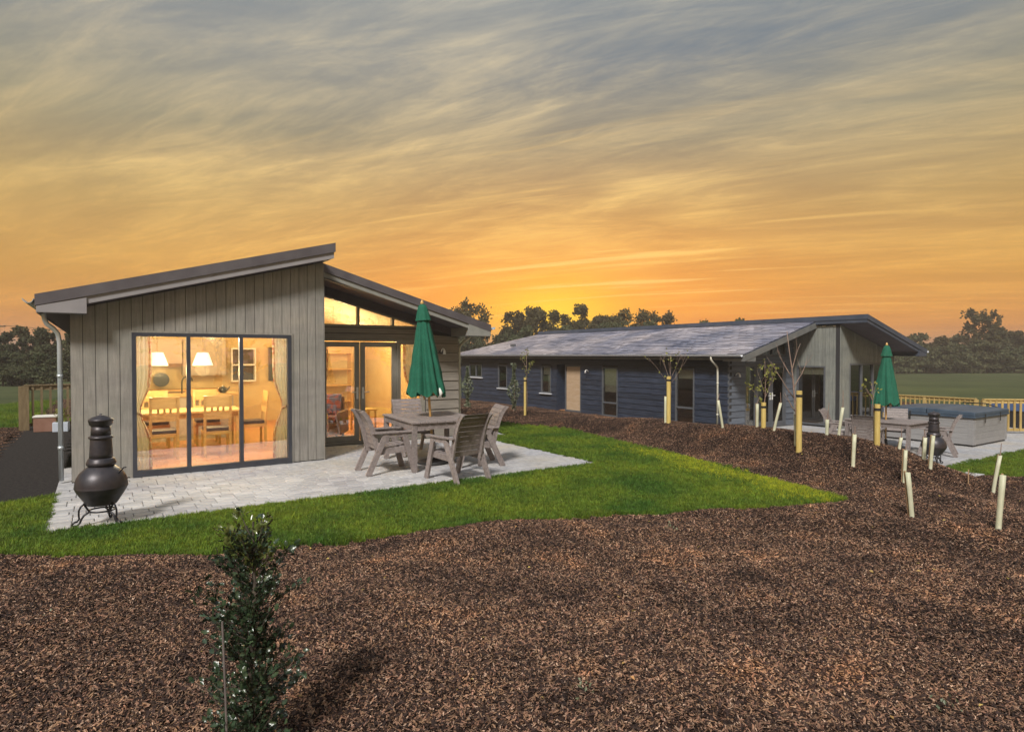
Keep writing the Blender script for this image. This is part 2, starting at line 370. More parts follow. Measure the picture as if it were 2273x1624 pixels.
def glass_mat(name, refl, tint=(1, 1, 1)):
    m = bpy.data.materials.new(name); m.use_nodes = True; t = m.node_tree; nd = t.nodes; lk = t.links; nd.clear()
    out = nd.new('ShaderNodeOutputMaterial'); tr = nd.new('ShaderNodeBsdfTransparent'); tr.inputs[0].default_value = tuple(tint) + (1,)
    gl = nd.new('ShaderNodeBsdfGlossy'); gl.inputs['Roughness'].default_value = 0.01
    lw = nd.new('ShaderNodeLayerWeight'); lw.inputs[0].default_value = 0.18
    mr = nd.new('ShaderNodeMapRange'); lk.new(lw.outputs['Fresnel'], mr.inputs[0]); mr.inputs[3].default_value = refl; mr.inputs[4].default_value = 1.0
    # slight waviness so that reflections wobble as in real double glazing
    tc = nd.new('ShaderNodeTexCoord'); nz = nd.new('ShaderNodeTexNoise'); lk.new(tc.outputs['Object'], nz.inputs['Vector']); nz.inputs['Scale'].default_value = 1.6
    bp = nd.new('ShaderNodeBump'); bp.inputs['Strength'].default_value = 0.04; bp.inputs['Distance'].default_value = 0.05
    lk.new(nz.outputs[0], bp.inputs['Height']); lk.new(bp.outputs[0], gl.inputs['Normal'])
    ms = nd.new('ShaderNodeMixShader'); lk.new(mr.outputs[0], ms.inputs[0]); lk.new(tr.outputs[0], ms.inputs[1]); lk.new(gl.outputs[0], ms.inputs[2])
    lk.new(ms.outputs[0], out.inputs[0]); return m
Mt['glass'] = glass_mat('window_glass', 0.28, (0.95, 0.96, 0.94))
Mt['glass_far'] = glass_mat('window_glass_far', 0.20, (0.92, 0.93, 0.91))

def patchy(m, scale, stops, seed=0.0, stretch=(1, 1, 1)):
    """multiply a material's colour by a slow pattern fixed to the place (damp and dry, rich and worn patches)"""
    t = m.node_tree; nd = t.nodes; lk = t.links
    ge = nd.new('ShaderNodeNewGeometry'); mp = nd.new('ShaderNodeMapping'); mp.inputs[1].default_value = (seed, seed, 0); mp.inputs[3].default_value = stretch
    nz = nd.new('ShaderNodeTexNoise'); nz.inputs['Scale'].default_value = scale; nz.inputs['Detail'].default_value = 6; nz.inputs['Roughness'].default_value = 0.62
    lk.new(ge.outputs['Position'], mp.inputs[0]); lk.new(mp.outputs[0], nz.inputs['Vector'])
    p = nd['Principled BSDF']; src = p.inputs['Base Color'].links[0].from_socket
    rr = nd.new('ShaderNodeValToRGB'); lk.new(nz.outputs[0], rr.inputs[0])
    while len(rr.color_ramp.elements) < len(stops): rr.color_ramp.elements.new(0.5)
    for e, (q, c) in zip(rr.color_ramp.elements, stops): e.position = q; e.color = tuple(c) + (1,)
    mx = nd.new('ShaderNodeMix'); mx.data_type = 'RGBA'; mx.blend_type = 'MULTIPLY'; mx.inputs[0].default_value = 1.0
    lk.new(src, mx.inputs[6]); lk.new(rr.outputs[0], mx.inputs[7]); lk.new(mx.outputs[2], p.inputs['Base Color'])
    for n in nd:
        if n.type == 'BSDF_TRANSLUCENT': lk.new(mx.outputs[2], n.inputs[0])
MP = [(0.32, (0.42, 0.41, 0.43)), (0.45, (0.78, 0.75, 0.75)), (0.57, (1.1, 1.05, 1.0)), (0.68, (1.55, 1.32, 1.08))]
for k_ in ('chip', 'chip_pale', 'chip_dark'): patchy(Mt[k_], 1.5, MP, 3.0)
patchy(Mt['mulch'], 1.5, MP, 3.0)
for k_ in ('cladding', 'cladding_h', 'cladding_cool', 'navy'): patchy(Mt[k_], 1.1, [(0.30, (0.80, 0.80, 0.82)), (0.5, (1, 1, 1)), (0.72, (1.16, 1.13, 1.08))], 5.0, (1, 1, 2.2))
patchy(Mt['paver'], 0.8, [(0.3, (0.80, 0.80, 0.84)), (0.5, (1, 1, 1)), (0.72, (1.14, 1.08, 0.98))], 2.0)
patchy(Mt['field'], 0.12, [(0.3, (0.75, 0.78, 0.8)), (0.7, (1.1, 1.05, 1.0))], 2.0)
# ================================================================== terrain
def interp(x, xp, fp): return np.interp(x, xp, fp)
YC = [2, 6, 8.2, 8.6, 9.0, 9.6, 10.2, 11.2, 13, 16.5, 18.5, 20, 24, 33, 60]
XC = [9, 7.2, 6.41, 6.23, 5.99, 5.76, 5.3, 4.6, 3.45, 1.97, -0.49, -2.2, -6, -12, -30]
YB = [2, 6, 8.2, 9, 11, 13, 16, 18.5, 20, 24, 33, 60]
XB = [6, 5.4, 5.2, 5.9, 5.6, 4.3, 2.6, 0.0, -1.8, -5.5, -11.5, -30]
YZ = [6.5, 7.6, 8.2, 8.6, 9.0, 9.6, 10.2, 11.2, 13, 16.5, 18.5, 21, 24]
ZZ = [-0.2, -0.2, -0.2, -0.03, 0.20, 0.37, 0.45, 0.45, 0.38, 0.17, 0.17, 0.05, -0.3]
YF = [5.5, 7.59, 8.97, 11.07, 14.7, 16.5, 20, 26]
XF = [5.2, 4.19, 3.68, 2.93, 1.44, -0.55, -3.4, -9]
def sm(t):
    t = np.clip(t, 0, 1); return t * t * (3 - 2 * t)
_ph = rng.uniform(0, 6.28, 16); _fr = [(0.9, 0.5), (-0.6, 1.1), (1.7, -1.2), (2.3, 1.9), (-3.1, 2.2), (4.3, 3.7), (5.9, -4.1), (-7.7, 6.3)]
def wob(X, Y, amp=1.0):
    r = 0
    for i, (a, b) in enumerate(_fr): r = r + np.sin(a * X + b * Y + _ph[i]) * np.cos(b * 0.7 * X - a * 0.8 * Y + _ph[i + 8]) / (1 + i * 0.9)
    return r * amp
UX, UY = math.cos(R(33.63)), math.sin(R(33.63))
B1 = (-3.21, 10.55); P2 = (10.62, 20.0)
def sd(X, Y, O=B1):
    a = X - O[0]; b = Y - O[1]
    return a * UX + b * UY, -a * UY + b * UX
def terr(X, Y):
    X = np.asarray(X, float); Y = np.asarray(Y, float)
    bs = lambda x: -0.6 * sm((x - interp(Y, YB, XB)) / 3.0)
    base = bs(X)
    xc = interp(Y, YC, XC); xf = interp(Y, YF, XF)
    Bh = np.maximum(0, interp(Y, YZ, ZZ) - bs(xc))
    q = sm((X - xf) / np.maximum(xc - xf, 0.3)); q2 = 1 - sm((X - xc) / 1.7)
    z = base + Bh * np.where(X < xc, q, q2)
    # loose mulch is uneven; flat where paved or mown
    zn = zone(X, Y); amp = np.where(zn == 0, 0.022, 0.0)
    near = np.where(zn == 0, 1.0, 0.0)
    z = z + wob(X * 2.1, Y * 2.1) * amp + near * 0.015
    return z
YE_X = [-9, -5.56, -4.53, -3.32, -2.72, -2.34, -1.85, -1.05, -0.17, 0.81, 1.85, 2.95, 4.19, 5.0]
YE_Y = [5.2, 5.32, 5.47, 5.45, 5.44, 5.59, 5.82, 6.11, 6.52, 6.79, 6.98, 7.19, 7.60, 9.0]
def zone(X, Y):
    """0 mulch, 1 lawn, 2 patio, 3 tarmac path, 4 paved path, 5 second lawn, 6 second patio, 7 left rough grass"""
    s, d = sd(X, Y); s2, d2 = sd(X, Y, P2)
    w1 = wob(X * 5, Y * 5) * 0.025
    z = np.zeros(np.shape(X), int)
    lawn = (Y + w1 > interp(X, YE_X, YE_Y)) & (X + w1 < interp(Y, YF, XF)) & (Y < 17.2)
    z = np.where(lawn, 1, z)
    z = np.where((s < -4.7) & (d > 2.2) & (d < 9), 0, z)
    z = np.where((s < -4.7) & (d >= 9.0), 7, z)
    z = np.where((s > -4.75) & (s < -3.4) & (d > -0.85 + 0.12 * np.sin(s * 5)) & (d < 9.3), 3, z)
    z = np.where((s > 3.53) & (s < 4.5) & (d > 1.0), 4, z)
    z = np.where((s >= -3.66) & (s <= 3.70) & (d >= -2.84) & ((d < 1.0) | (s < 3.53)), 2, z)
    z = np.where((X > interp(Y, YC, XC) + 1.3) & (Y + w1 > 12.45 - 0.33 * (X - 8.9)) & (Y < 21) & (X > 7.6), 5, z)
    z = np.where((s2 > -5.3) & (s2 < 9.5) & (d2 > -4.95) & (d2 < 4.0) , 6, z)
    return z
def axis(segs):
    a = []
    for x0, x1, st in segs: a += list(np.arange(x0, x1 - 1e-6, st))
    a.append(segs[-1][1]); return np.array(a)
xs = axis([(-18, -8, 0.3), (-8, 8.6, 0.065), (8.6, 20, 0.2)])
ys = axis([(0.6, 13.6, 0.065), (13.6, 22, 0.15), (22, 36, 0.5)])
GX, GY = np.meshgrid(xs, ys)
GZ = terr(GX, GY)
cx = (GX[:-1, :-1] + GX[1:, 1:]) / 2; cy = (GY[:-1, :-1] + GY[1:, 1:]) / 2
ZN = zone(cx, cy)
nx = len(xs)
def zone_sheet(name, zid, m, dz=0.0, flat=None):
    J, I = np.nonzero(np.isin(ZN, zid)); a = J * nx + I
    F = np.stack([a, a + 1, a + 1 + nx, a + nx], 1)
    u, inv = np.unique(F, return_inverse=True); F = inv.reshape(F.shape)
    zz = GZ.ravel()[u] if flat is None else np.full(len(u), flat)
    V = np.stack([GX.ravel()[u], GY.ravel()[u], zz + dz], 1)
    o = link_obj(name, np_mesh(name, V, F, m, True)); tag(o, kind='structure')
    return o, V, F
bed, bedV, bedF = zone_sheet('mulch_bed', [0], Mt['mulch'])
lawn, lawnV, lawnF = zone_sheet('lawn', [1], Mt['soil_green'])
lawn2, lawn2V, lawn2F = zone_sheet('grass_bank', [5], Mt['soil_green'], flat=-0.6)
rough, roughV, roughF = zone_sheet('rough_grass', [7], Mt['soil_green'])
path, _, _ = zone_sheet('garden_path', [3], Mt['tarmac'], flat=0.0)
def ground_at(px, py, dz=0.0):
    """where the sight line through a point of the photograph meets the ground"""
    d = Vector(((px - 1136) / FPX, 1.0, -(py - 788) / FPX)); t = 2.0
    while t < 60:
        if CAM_H + d.z * t < float(terr(d.x * t, t)) + dz: break
        t += 0.02
    return Vector((d.x * t, t, float(terr(d.x * t, t))))

# the land beyond
fx = axis([(-420, -60, 30), (-60, 60, 4), (60, 420, 30)]); fy = axis([(-120, 40, 4), (40, 160, 8), (160, 700, 45)])
FX, FY = np.meshgrid(fx, fy)
FZ = -0.6 * sm((FX - interp(FY, YB, XB)) / 6.0) - 0.10
inside = (FX > -18) & (FX < 20) & (FY > -2) & (FY < 36)
FZ = np.where(inside, FZ - 0.5, FZ)
FZ = FZ + 0.10 * np.sin(FX * 0.05) * np.cos(FY * 0.04) * (FY > 45)
I, J = np.meshgrid(range(len(fx) - 1), range(len(fy) - 1)); a = (J * len(fx) + I).ravel()
F = np.stack([a, a + 1, a + 1 + len(fx), a + len(fx)], 1)
o = link_obj('field', np_mesh('field', np.stack([FX.ravel(), FY.ravel(), FZ.ravel()], 1), F, Mt['field'], True)); tag(o, kind='structure')

# ------------------------------------------------------------------ scattered chips and grass (geometry nodes)
def scatter(name, V, F, protos, dens, attr_fn, seed, s0, s1, tilt, label, cat, weight_last=None):
    me = np_mesh(name, V, F, None)
    at = me.attributes.new('dens', 'FLOAT', 'POINT'); at.data.foreach_set('value', attr_fn(V).astype(np.float32))
    o = link_obj(name, me); tag(o, label, cat, kind='stuff')
    ng = bpy.data.node_groups.new(name, 'GeometryNodeTree')
    ng.interface.new_socket('Geometry', in_out='INPUT', socket_type='NodeSocketGeometry')
    ng.interface.new_socket('Geometry', in_out='OUTPUT', socket_type='NodeSocketGeometry')
    n = ng.nodes; l = ng.links
    gi = n.new('NodeGroupInput'); go = n.new('NodeGroupOutput')
    dp = n.new('GeometryNodeDistributePointsOnFaces'); dp.inputs['Seed'].default_value = seed
    na = n.new('GeometryNodeInputNamedAttribute'); na.data_type = 'FLOAT'; na.inputs[0].default_value = 'dens'
    mu = n.new('ShaderNodeMath'); mu.operation = 'MULTIPLY'; l.new(na.outputs[0], mu.inputs[0]); mu.inputs[1].default_value = dens
    l.new(gi.outputs[0], dp.inputs[0]); l.new(mu.outputs[0], dp.inputs['Density'])
    jn = n.new('GeometryNodeJoinGeometry')
    for p in protos:
        oi = n.new('GeometryNodeObjectInfo'); oi.inputs[0].default_value = p; oi.inputs[1].default_value = True
        l.new(oi.outputs['Geometry'], jn.inputs[0])
    ip = n.new('GeometryNodeInstanceOnPoints'); l.new(dp.outputs[0], ip.inputs['Points']); l.new(jn.outputs[0], ip.inputs['Instance'])
    ip.inputs['Pick Instance'].default_value = True
    rv = n.new('FunctionNodeRandomValue'); rv.data_type = 'FLOAT_VECTOR'
    rv.inputs[0].default_value = (-tilt, -tilt, 0); rv.inputs[1].default_value = (tilt, tilt, 6.283)
    l.new(rv.outputs[0], ip.inputs['Rotation'])
    rs = n.new('FunctionNodeRandomValue'); rs.data_type = 'FLOAT'; rs.inputs[2].default_value = s0; rs.inputs[3].default_value = s1; rs.inputs['Seed'].default_value = 3
    l.new(rs.outputs[1], ip.inputs['Scale'])
    ri = n.new('FunctionNodeRandomValue'); ri.data_type = 'INT'; ri.inputs[4].default_value = 0; ri.inputs[5].default_value = len(protos) - 1; ri.inputs['Seed'].default_value = 9
    l.new(ri.outputs[2], ip.inputs['Instance Index'])
    l.new(ip.outputs[0], go.inputs[0])
    m = o.modifiers.new('scatter', 'NODES'); m.node_group = ng
    return o
def proto(name, mb, m): return bpy.data.objects.new(name, mb.mesh(name, m))
def chip_proto(i, m, L, W):
    b = MB(); r = random.Random(i)
    j = lambda a: a * r.uniform(0.7, 1.3)
    h = W * r.uniform(0.25, 0.45)
    pts = [(-L / 2, -W * 0.2), (-L * 0.2, -j(W / 2)), (L * 0.3, -j(W / 2)), (L / 2, W * 0.1), (L * 0.25, j(W / 2)), (-L * 0.3, j(W / 2))]
    v = [(x, y, -h / 2 + 0.002 * math.sin(x * 90 + i)) for x, y in pts] + [(x, y, h / 2 + 0.003 * math.sin(x * 90 + i)) for x, y in pts]
    f = [tuple(range(6)), tuple(range(11, 5, -1))] + [(k, k + 6, (k + 1) % 6 + 6, (k + 1) % 6) for k in range(6)]
    b.add(v, f); return proto('wood_chip', b, m)
chips = [chip_proto(i, Mt['chip'], L, W) for i, (L, W) in enumerate([(0.042, 0.0075), (0.030, 0.007), (0.060, 0.006), (0.024, 0.009), (0.036, 0.0055), (0.050, 0.010), (0.028, 0.010)])]
chips += [chip_proto(11, Mt['chip_pale'], 0.030, 0.007), chip_proto(12, Mt['chip_pale'], 0.022, 0.008)]
chips += [chip_proto(13 + i, Mt['chip_dark'], 0.05, 0.013) for i in range(3)]
chips += [chip_proto(18 + i, Mt['chip'], 0.020, 0.006) for i in range(3)]
def chip_density(V):
    dist = np.hypot(V[:, 0], V[:, 1]); vis = (np.abs(V[:, 0]) < V[:, 1] * 0.95 + 0.8).astype(float)
    return np.where(dist < 3.5, 1.0, np.where(dist < 7, 1.0 - (dist - 3.5) / 3.5 * 0.45, np.where(dist < 14, 0.42, 0.18))) * (0.12 + 0.88 * vis)
scatter('wood_chips', bedV + np.array([0, 0, 0.008]), bedF, chips, 8800, chip_density, 4, 0.32, 0.98, 0.75,
        'shredded brown bark mulch covering the beds and the mound', 'bark mulch')
def tuft(i, m, hgt, spread, nb):
    r = random.Random(100 + i); b = MB()
    for k in range(nb):
        a = r.uniform(0, 6.28); rr = spread * math.sqrt(r.random()); x, y = rr * math.cos(a), rr * math.sin(a)
        h = hgt * r.uniform(0.6, 1.15); le = r.uniform(0.1, 0.75) * h; la = r.uniform(0, 6.28); wd = 0.0022 * r.uniform(0.8, 1.4)
        ex, ey = le * math.cos(la), le * math.sin(la); px_, py_ = -math.sin(la) * wd, math.cos(la) * wd
        b.add([(x - px_, y - py_, 0), (x + px_, y + py_, 0), (x + px_ * 0.8 + ex * 0.35, y + py_ * 0.8 + ey * 0.35, h * 0.6),
               (x - px_ * 0.8 + ex * 0.35, y - py_ * 0.8 + ey * 0.35, h * 0.6), (x + ex, y + ey, h)], [(0, 1, 2, 3), (3, 2, 4)])
    return proto('grass_tuft', b, m)
def grass_mat():
    m = mat('grass_blade', (0.095, 0.17, 0.020), (0.19, 0.29, 0.036), 30, rough=0.6, rand=0.45, hue=0.02, spec=0.25, trans=0.35, coord='Object')
    t = m.node_tree; nd = t.nodes; lk = t.links     # broad patches of richer and paler turf, by place
    ge = nd.new('ShaderNodeNewGeometry'); nz = nd.new('ShaderNodeTexNoise'); nz.inputs['Scale'].default_value = 0.9; nz.inputs['Detail'].default_value = 5
    lk.new(ge.outputs['Position'], nz.inputs['Vector'])
    hs = [n for n in nd if n.type == 'HUE_SAT'][0]; p = nd['Principled BSDF']; ts = [n for n in nd if n.type == 'BSDF_TRANSLUCENT'][0]
    rr = nd.new('ShaderNodeValToRGB'); rr.color_ramp.elements[0].position = 0.35; rr.color_ramp.elements[1].position = 0.65
    rr.color_ramp.elements[0].color = (0.52, 0.68, 0.75, 1); rr.color_ramp.elements[1].color = (1.45, 1.2, 0.9, 1); lk.new(nz.outputs[0], rr.inputs[0])
    mx = nd.new('ShaderNodeMix'); mx.data_type = 'RGBA'; mx.blend_type = 'MULTIPLY'; mx.inputs[0].default_value = 1.0
    lk.new(hs.outputs[0], mx.inputs[6]); lk.new(rr.outputs[0], mx.inputs[7]); lk.new(mx.outputs[2], p.inputs['Base Color']); lk.new(mx.outputs[2], ts.inputs[0])
    return m
Mt['grass'] = grass_mat()
Mt['grass_sunlit'] = mat('grass_blade_sunlit', (0.38, 0.42, 0.02), (0.52, 0.52, 0.04), 30, rough=0.6, rand=0.3, hue=0.02, spec=0.25, trans=0.35)  # sunlit streak beside the mound, painted as yellow blade colour
tufts = [tuft(i, Mt['grass'], (0.045, 0.040, 0.055, 0.036)[i], 0.028, 13) for i in range(4)]
def grass_density(V):
    dist = np.hypot(V[:, 0], V[:, 1]); return np.where(dist < 8, 1.0, np.where(dist < 12, 0.7, 0.45)) * (np.abs(V[:, 0]) < V[:, 1] * 0.95 + 1.0)
scatter('lawn_grass', lawnV, lawnF, tufts, 2100, grass_density, 8, 0.65, 1.25, 0.25, 'short mown green grass between the patio and the mulch', 'grass')
def fallen(i, m):
    b = MB(); L_ = 0.03; b.add([(0, 0, 0), (L_ * 0.5, L_ * 0.32, 0.006), (L_, 0, 0.002), (L_ * 0.5, -L_ * 0.32, 0.008)], [(0, 1, 2), (0, 2, 3)]); return proto('fallen_leaf', b, m)
Mt['leaf_dead'] = mat('fallen_leaf', (0.30, 0.17, 0.05), (0.40, 0.28, 0.09), 30, rough=0.7, rand=0.4, hue=0.03)
scatter('fallen_leaves', bedV + np.array([0, 0, 0.02]), bedF, [fallen(i, Mt['leaf_dead']) for i in range(2)], 3.0, lambda V: np.ones(len(V)), 31, 0.5, 1.2, 0.5, 'scattered small fallen leaves on the mulch', 'leaves')
scatter('stray_chips', lawnV, lawnF, chips, 420, lambda V: np.exp(-(np.minimum(np.abs(V[:, 1] - interp(V[:, 0], YE_X, YE_Y)), np.abs(interp(V[:, 1], YF, XF) - V[:, 0])) / 0.10) ** 2), 24, 0.5, 1.1, 0.5, 'stray bark chips spilled along the lawn edge', 'bark mulch')
def sun_streak_density(V):
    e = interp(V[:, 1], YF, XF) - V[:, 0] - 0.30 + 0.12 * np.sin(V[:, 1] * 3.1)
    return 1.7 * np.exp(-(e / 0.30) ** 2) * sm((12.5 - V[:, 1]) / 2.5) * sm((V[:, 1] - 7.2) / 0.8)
scatter('sun_streak_grass', lawnV, lawnF, [tuft(10 + i, Mt['grass_sunlit'], 0.046, 0.028, 10) for i in range(2)], 1300, sun_streak_density, 18, 0.7, 1.25, 0.25, 'yellow tufts painting a sunlit streak along the foot of the mulch mound', 'grass')
scatter('bank_grass', lawn2V, lawn2F, tufts, 700, lambda V: np.ones(len(V)), 9, 0.8, 1.3, 0.25, 'mown grass beside the far patio', 'grass')
scatter('rough_grass_blades', roughV, roughF, [tuft(30 + i, Mt['grass'], 0.09, 0.06, 14) for i in range(3)], 130, lambda V: np.ones(len(V)), 10, 0.8, 1.5, 0.3, 'rough grass behind the side path', 'grass')

# ------------------------------------------------------------------ patios
ang = R(33.63)
def patio(name, O, z, s0, s1, d0, d1, single, rowd=0.16):
    base = MB().box(s0, s1, d0, d1, -0.14, -0.012).build(name, Mt['joint'], None, (O[0], O[1], z), (0, 0, ang)); tag(base, kind='structure')
    meshes = [MB().chamfer(-L / 2 + 0.004, L / 2 - 0.004, -rowd / 2 + 0.004, rowd / 2 - 0.004, -0.05, 0.0, 0.006).mesh('paver', Mt['paver']) for L in (0.16, 0.24, 0.20)]
    items = []; y = d0 + rowd / 2
    while y < d1 - rowd / 2 + 0.02:
        x = s0 - random.uniform(0, 0.10)
        if x < s0: x = s0
        while x < s1 - 0.05:
            k = random.choice([0, 1, 1, 2]); L = (0.16, 0.24, 0.20)[k]
            if x + L > s1 + 0.02: k = 0; L = 0.16
            if x + L > s1 + 0.03: break
            items.append((x + L / 2, y, k)); x += L
        y += rowd
    def dist(i): 
        X = O[0] + i[0] * UX - i[1] * UY; Y = O[1] + i[0] * UY + i[1] * UX; return math.hypot(X, Y)
    items.sort(key=dist)
    rest = MB()
    for n, (x, y, k) in enumerate(items):
        dzp = random.uniform(-0.002, 0.002)
        if n < single:
            link_obj('paver', meshes[k], base, (x, y, dzp), (random.gauss(0, 0.004), random.gauss(0, 0.004), random.gauss(0, 0.006)))
        else:
            L = (0.16, 0.24, 0.20)[k]
            rest.chamfer(x - L / 2 + 0.004, x + L / 2 - 0.004, y - rowd / 2 + 0.004, y + rowd / 2 - 0.004, -0.05, dzp, 0.006)
    rest.build('paver_field', Mt['paver'], base, kind='stuff')
    return base
patio('patio', B1, 0.004, -3.68, 3.74, -2.86, 1.60, 300)
patio('far_patio', P2, -0.596, -5.2, 9.4, -4.95, 1.60, 0, 0.2)
patio('side_path', B1, -0.002, 3.76, 4.5, 1.0, 9.0, 0, 0.2)
MB().box(-5.9, -5.25, -5.75, -5.1, -0.05, 0.02).build('paving_slab', Mt['paver'], None, (P2[0], P2[1], -0.6), (0, 0, ang)); tag(bpy.data.objects['paving_slab'], kind='structure')

# ================================================================== lodges
def sloped(mb, p0, p1, zb, ztop, d0, d1):
    mb.prism([(p0, zb), (p1, zb), (p1, ztop(p1)), (p0, ztop(p0))], 'y', d0, d1)
HW = lambda p: 3.365 - 0.2675 * p           # wall top, tall half
TH = lambda p: 3.633 - 0.2675 * p           # roof top, tall half
TL = lambda p: 3.54 + 0.285 * p             # roof top, low half (p negative)
HL = lambda p: 3.10 + 0.262 * p             # wall top, low half

def frame_rect(mb, a0, a1, z0, z1, wd, d0, d1, ax='y', mull=()):
    """four bars and mullions; a runs along the wall"""
    def bx(x0, x1, zz0, zz1, e=0.0):
        if ax == 'y': mb.box(x0, x1, d0 - e, d1 - e, zz0, zz1)
        else: mb.box(d0 - e, d1 - e, x0, x1, zz0, zz1)
    bx(a0, a1, z0, z0 + wd); bx(a0, a1, z1 - wd, z1); bx(a0, a0 + wd, z0 + wd, z1 - wd); bx(a1 - wd, a1, z0 + wd, z1 - wd)
    for m in mull: bx(m - wd / 2, m + wd / 2, z0 + wd, z1 - wd, 0.004)

def wall_lamp(root, p, d, z, sgn, nx=0, ny=-1):
    b = MB(); b.lathe([(0.035, -0.012), (0.035, 0.012)], 12)
    plate = MB(); plate.tube([(0, 0, 0), (0.02 * nx, 0.02 * ny, 0)], 0.045, 14)
    lp = plate.build('wall_lamp', Mt['frame_dark'], root, (sgn * p, d, z))
    arm = MB(); pts = [(nx * r_, ny * r_, zz) for r_, zz in ((0.01, 0), (0.05, 0.05), (0.10, 0.075), (0.15, 0.06), (0.17, 0.02), (0.17, -0.05))]
    arm.tube(pts, [0.014, 0.014, 0.014, 0.016, 0.026, 0.032], 10); arm.build('swan_neck', Mt['white_paint'], lp, smooth=True)
    return lp

def vboards(root, sgn, segs, ztop, d0, d1, m, ax='y', n0=0.0):
    """vertical boards, each its own object. segs: (a0, a1, count, z bottom, z top function or None)"""
    for a0, a1, n, zb, zt in segs:
        st = (a1 - a0) / n
        for i in range(n):
            x0 = a0 + i * st + 0.0035; x1 = a0 + (i + 1) * st - 0.0035; b = MB(); f = zt or ztop
            e = random.uniform(-0.0015, 0.0015)
            b.prism([(x0, zb), (x1, zb), (x1, f(x1)), (x0, f(x0))], ax, d0 + e, d1)
            b.build('cladding_board', m, root, sgn=sgn)

def hboards(root, sgn, segs, a_dir, c0, c1, z0, h, n, m, ztop=None):
    """lapped horizontal boards; a_dir 'x': run along p at depth c; 'y': run along d at p=c. segs (a0,a1,zlo,zhi) = clear spans"""
    for r_ in range(n):
        zb = z0 + r_ * h; zt = zb + h - 0.011
        for a0, a1, zlo, zhi in segs:
            if zb < zlo - 1e-4 or zt > zhi + 0.02: continue
            b = MB(); out = 0.018
            if a_dir == 'x':
                zt0 = min(zt, ztop(a0)) if ztop else zt; zt1 = min(zt, ztop(a1)) if ztop else zt
                if zt0 < zb + 0.02: continue
                b.add([(a0, c0 - out, zb), (a1, c0 - out, zb), (a1, c1, zb), (a0, c1, zb), (a0, c0, zt0), (a1, c0, zt1), (a1, c1, zt1), (a0, c1, zt0)],
                      [(0,3,2,1),(4,5,6,7),(0,1,5,4),(1,2,6,5),(2,3,7,6),(3,0,4,7)])
            else:
                b.add([(c0 - out, a0, zb), (c0 - out, a1, zb), (c1, a1, zb), (c1, a0, zb), (c0, a0, zt), (c0, a1, zt), (c1, a1, zt), (c1, a0, zt)],
                      [(0,1,2,3),(7,6,5,4),(4,5,1,0),(5,6,2,1),(6,7,3,2),(7,4,0,3)])
            b.build('cladding_board', m, root, sgn=sgn)

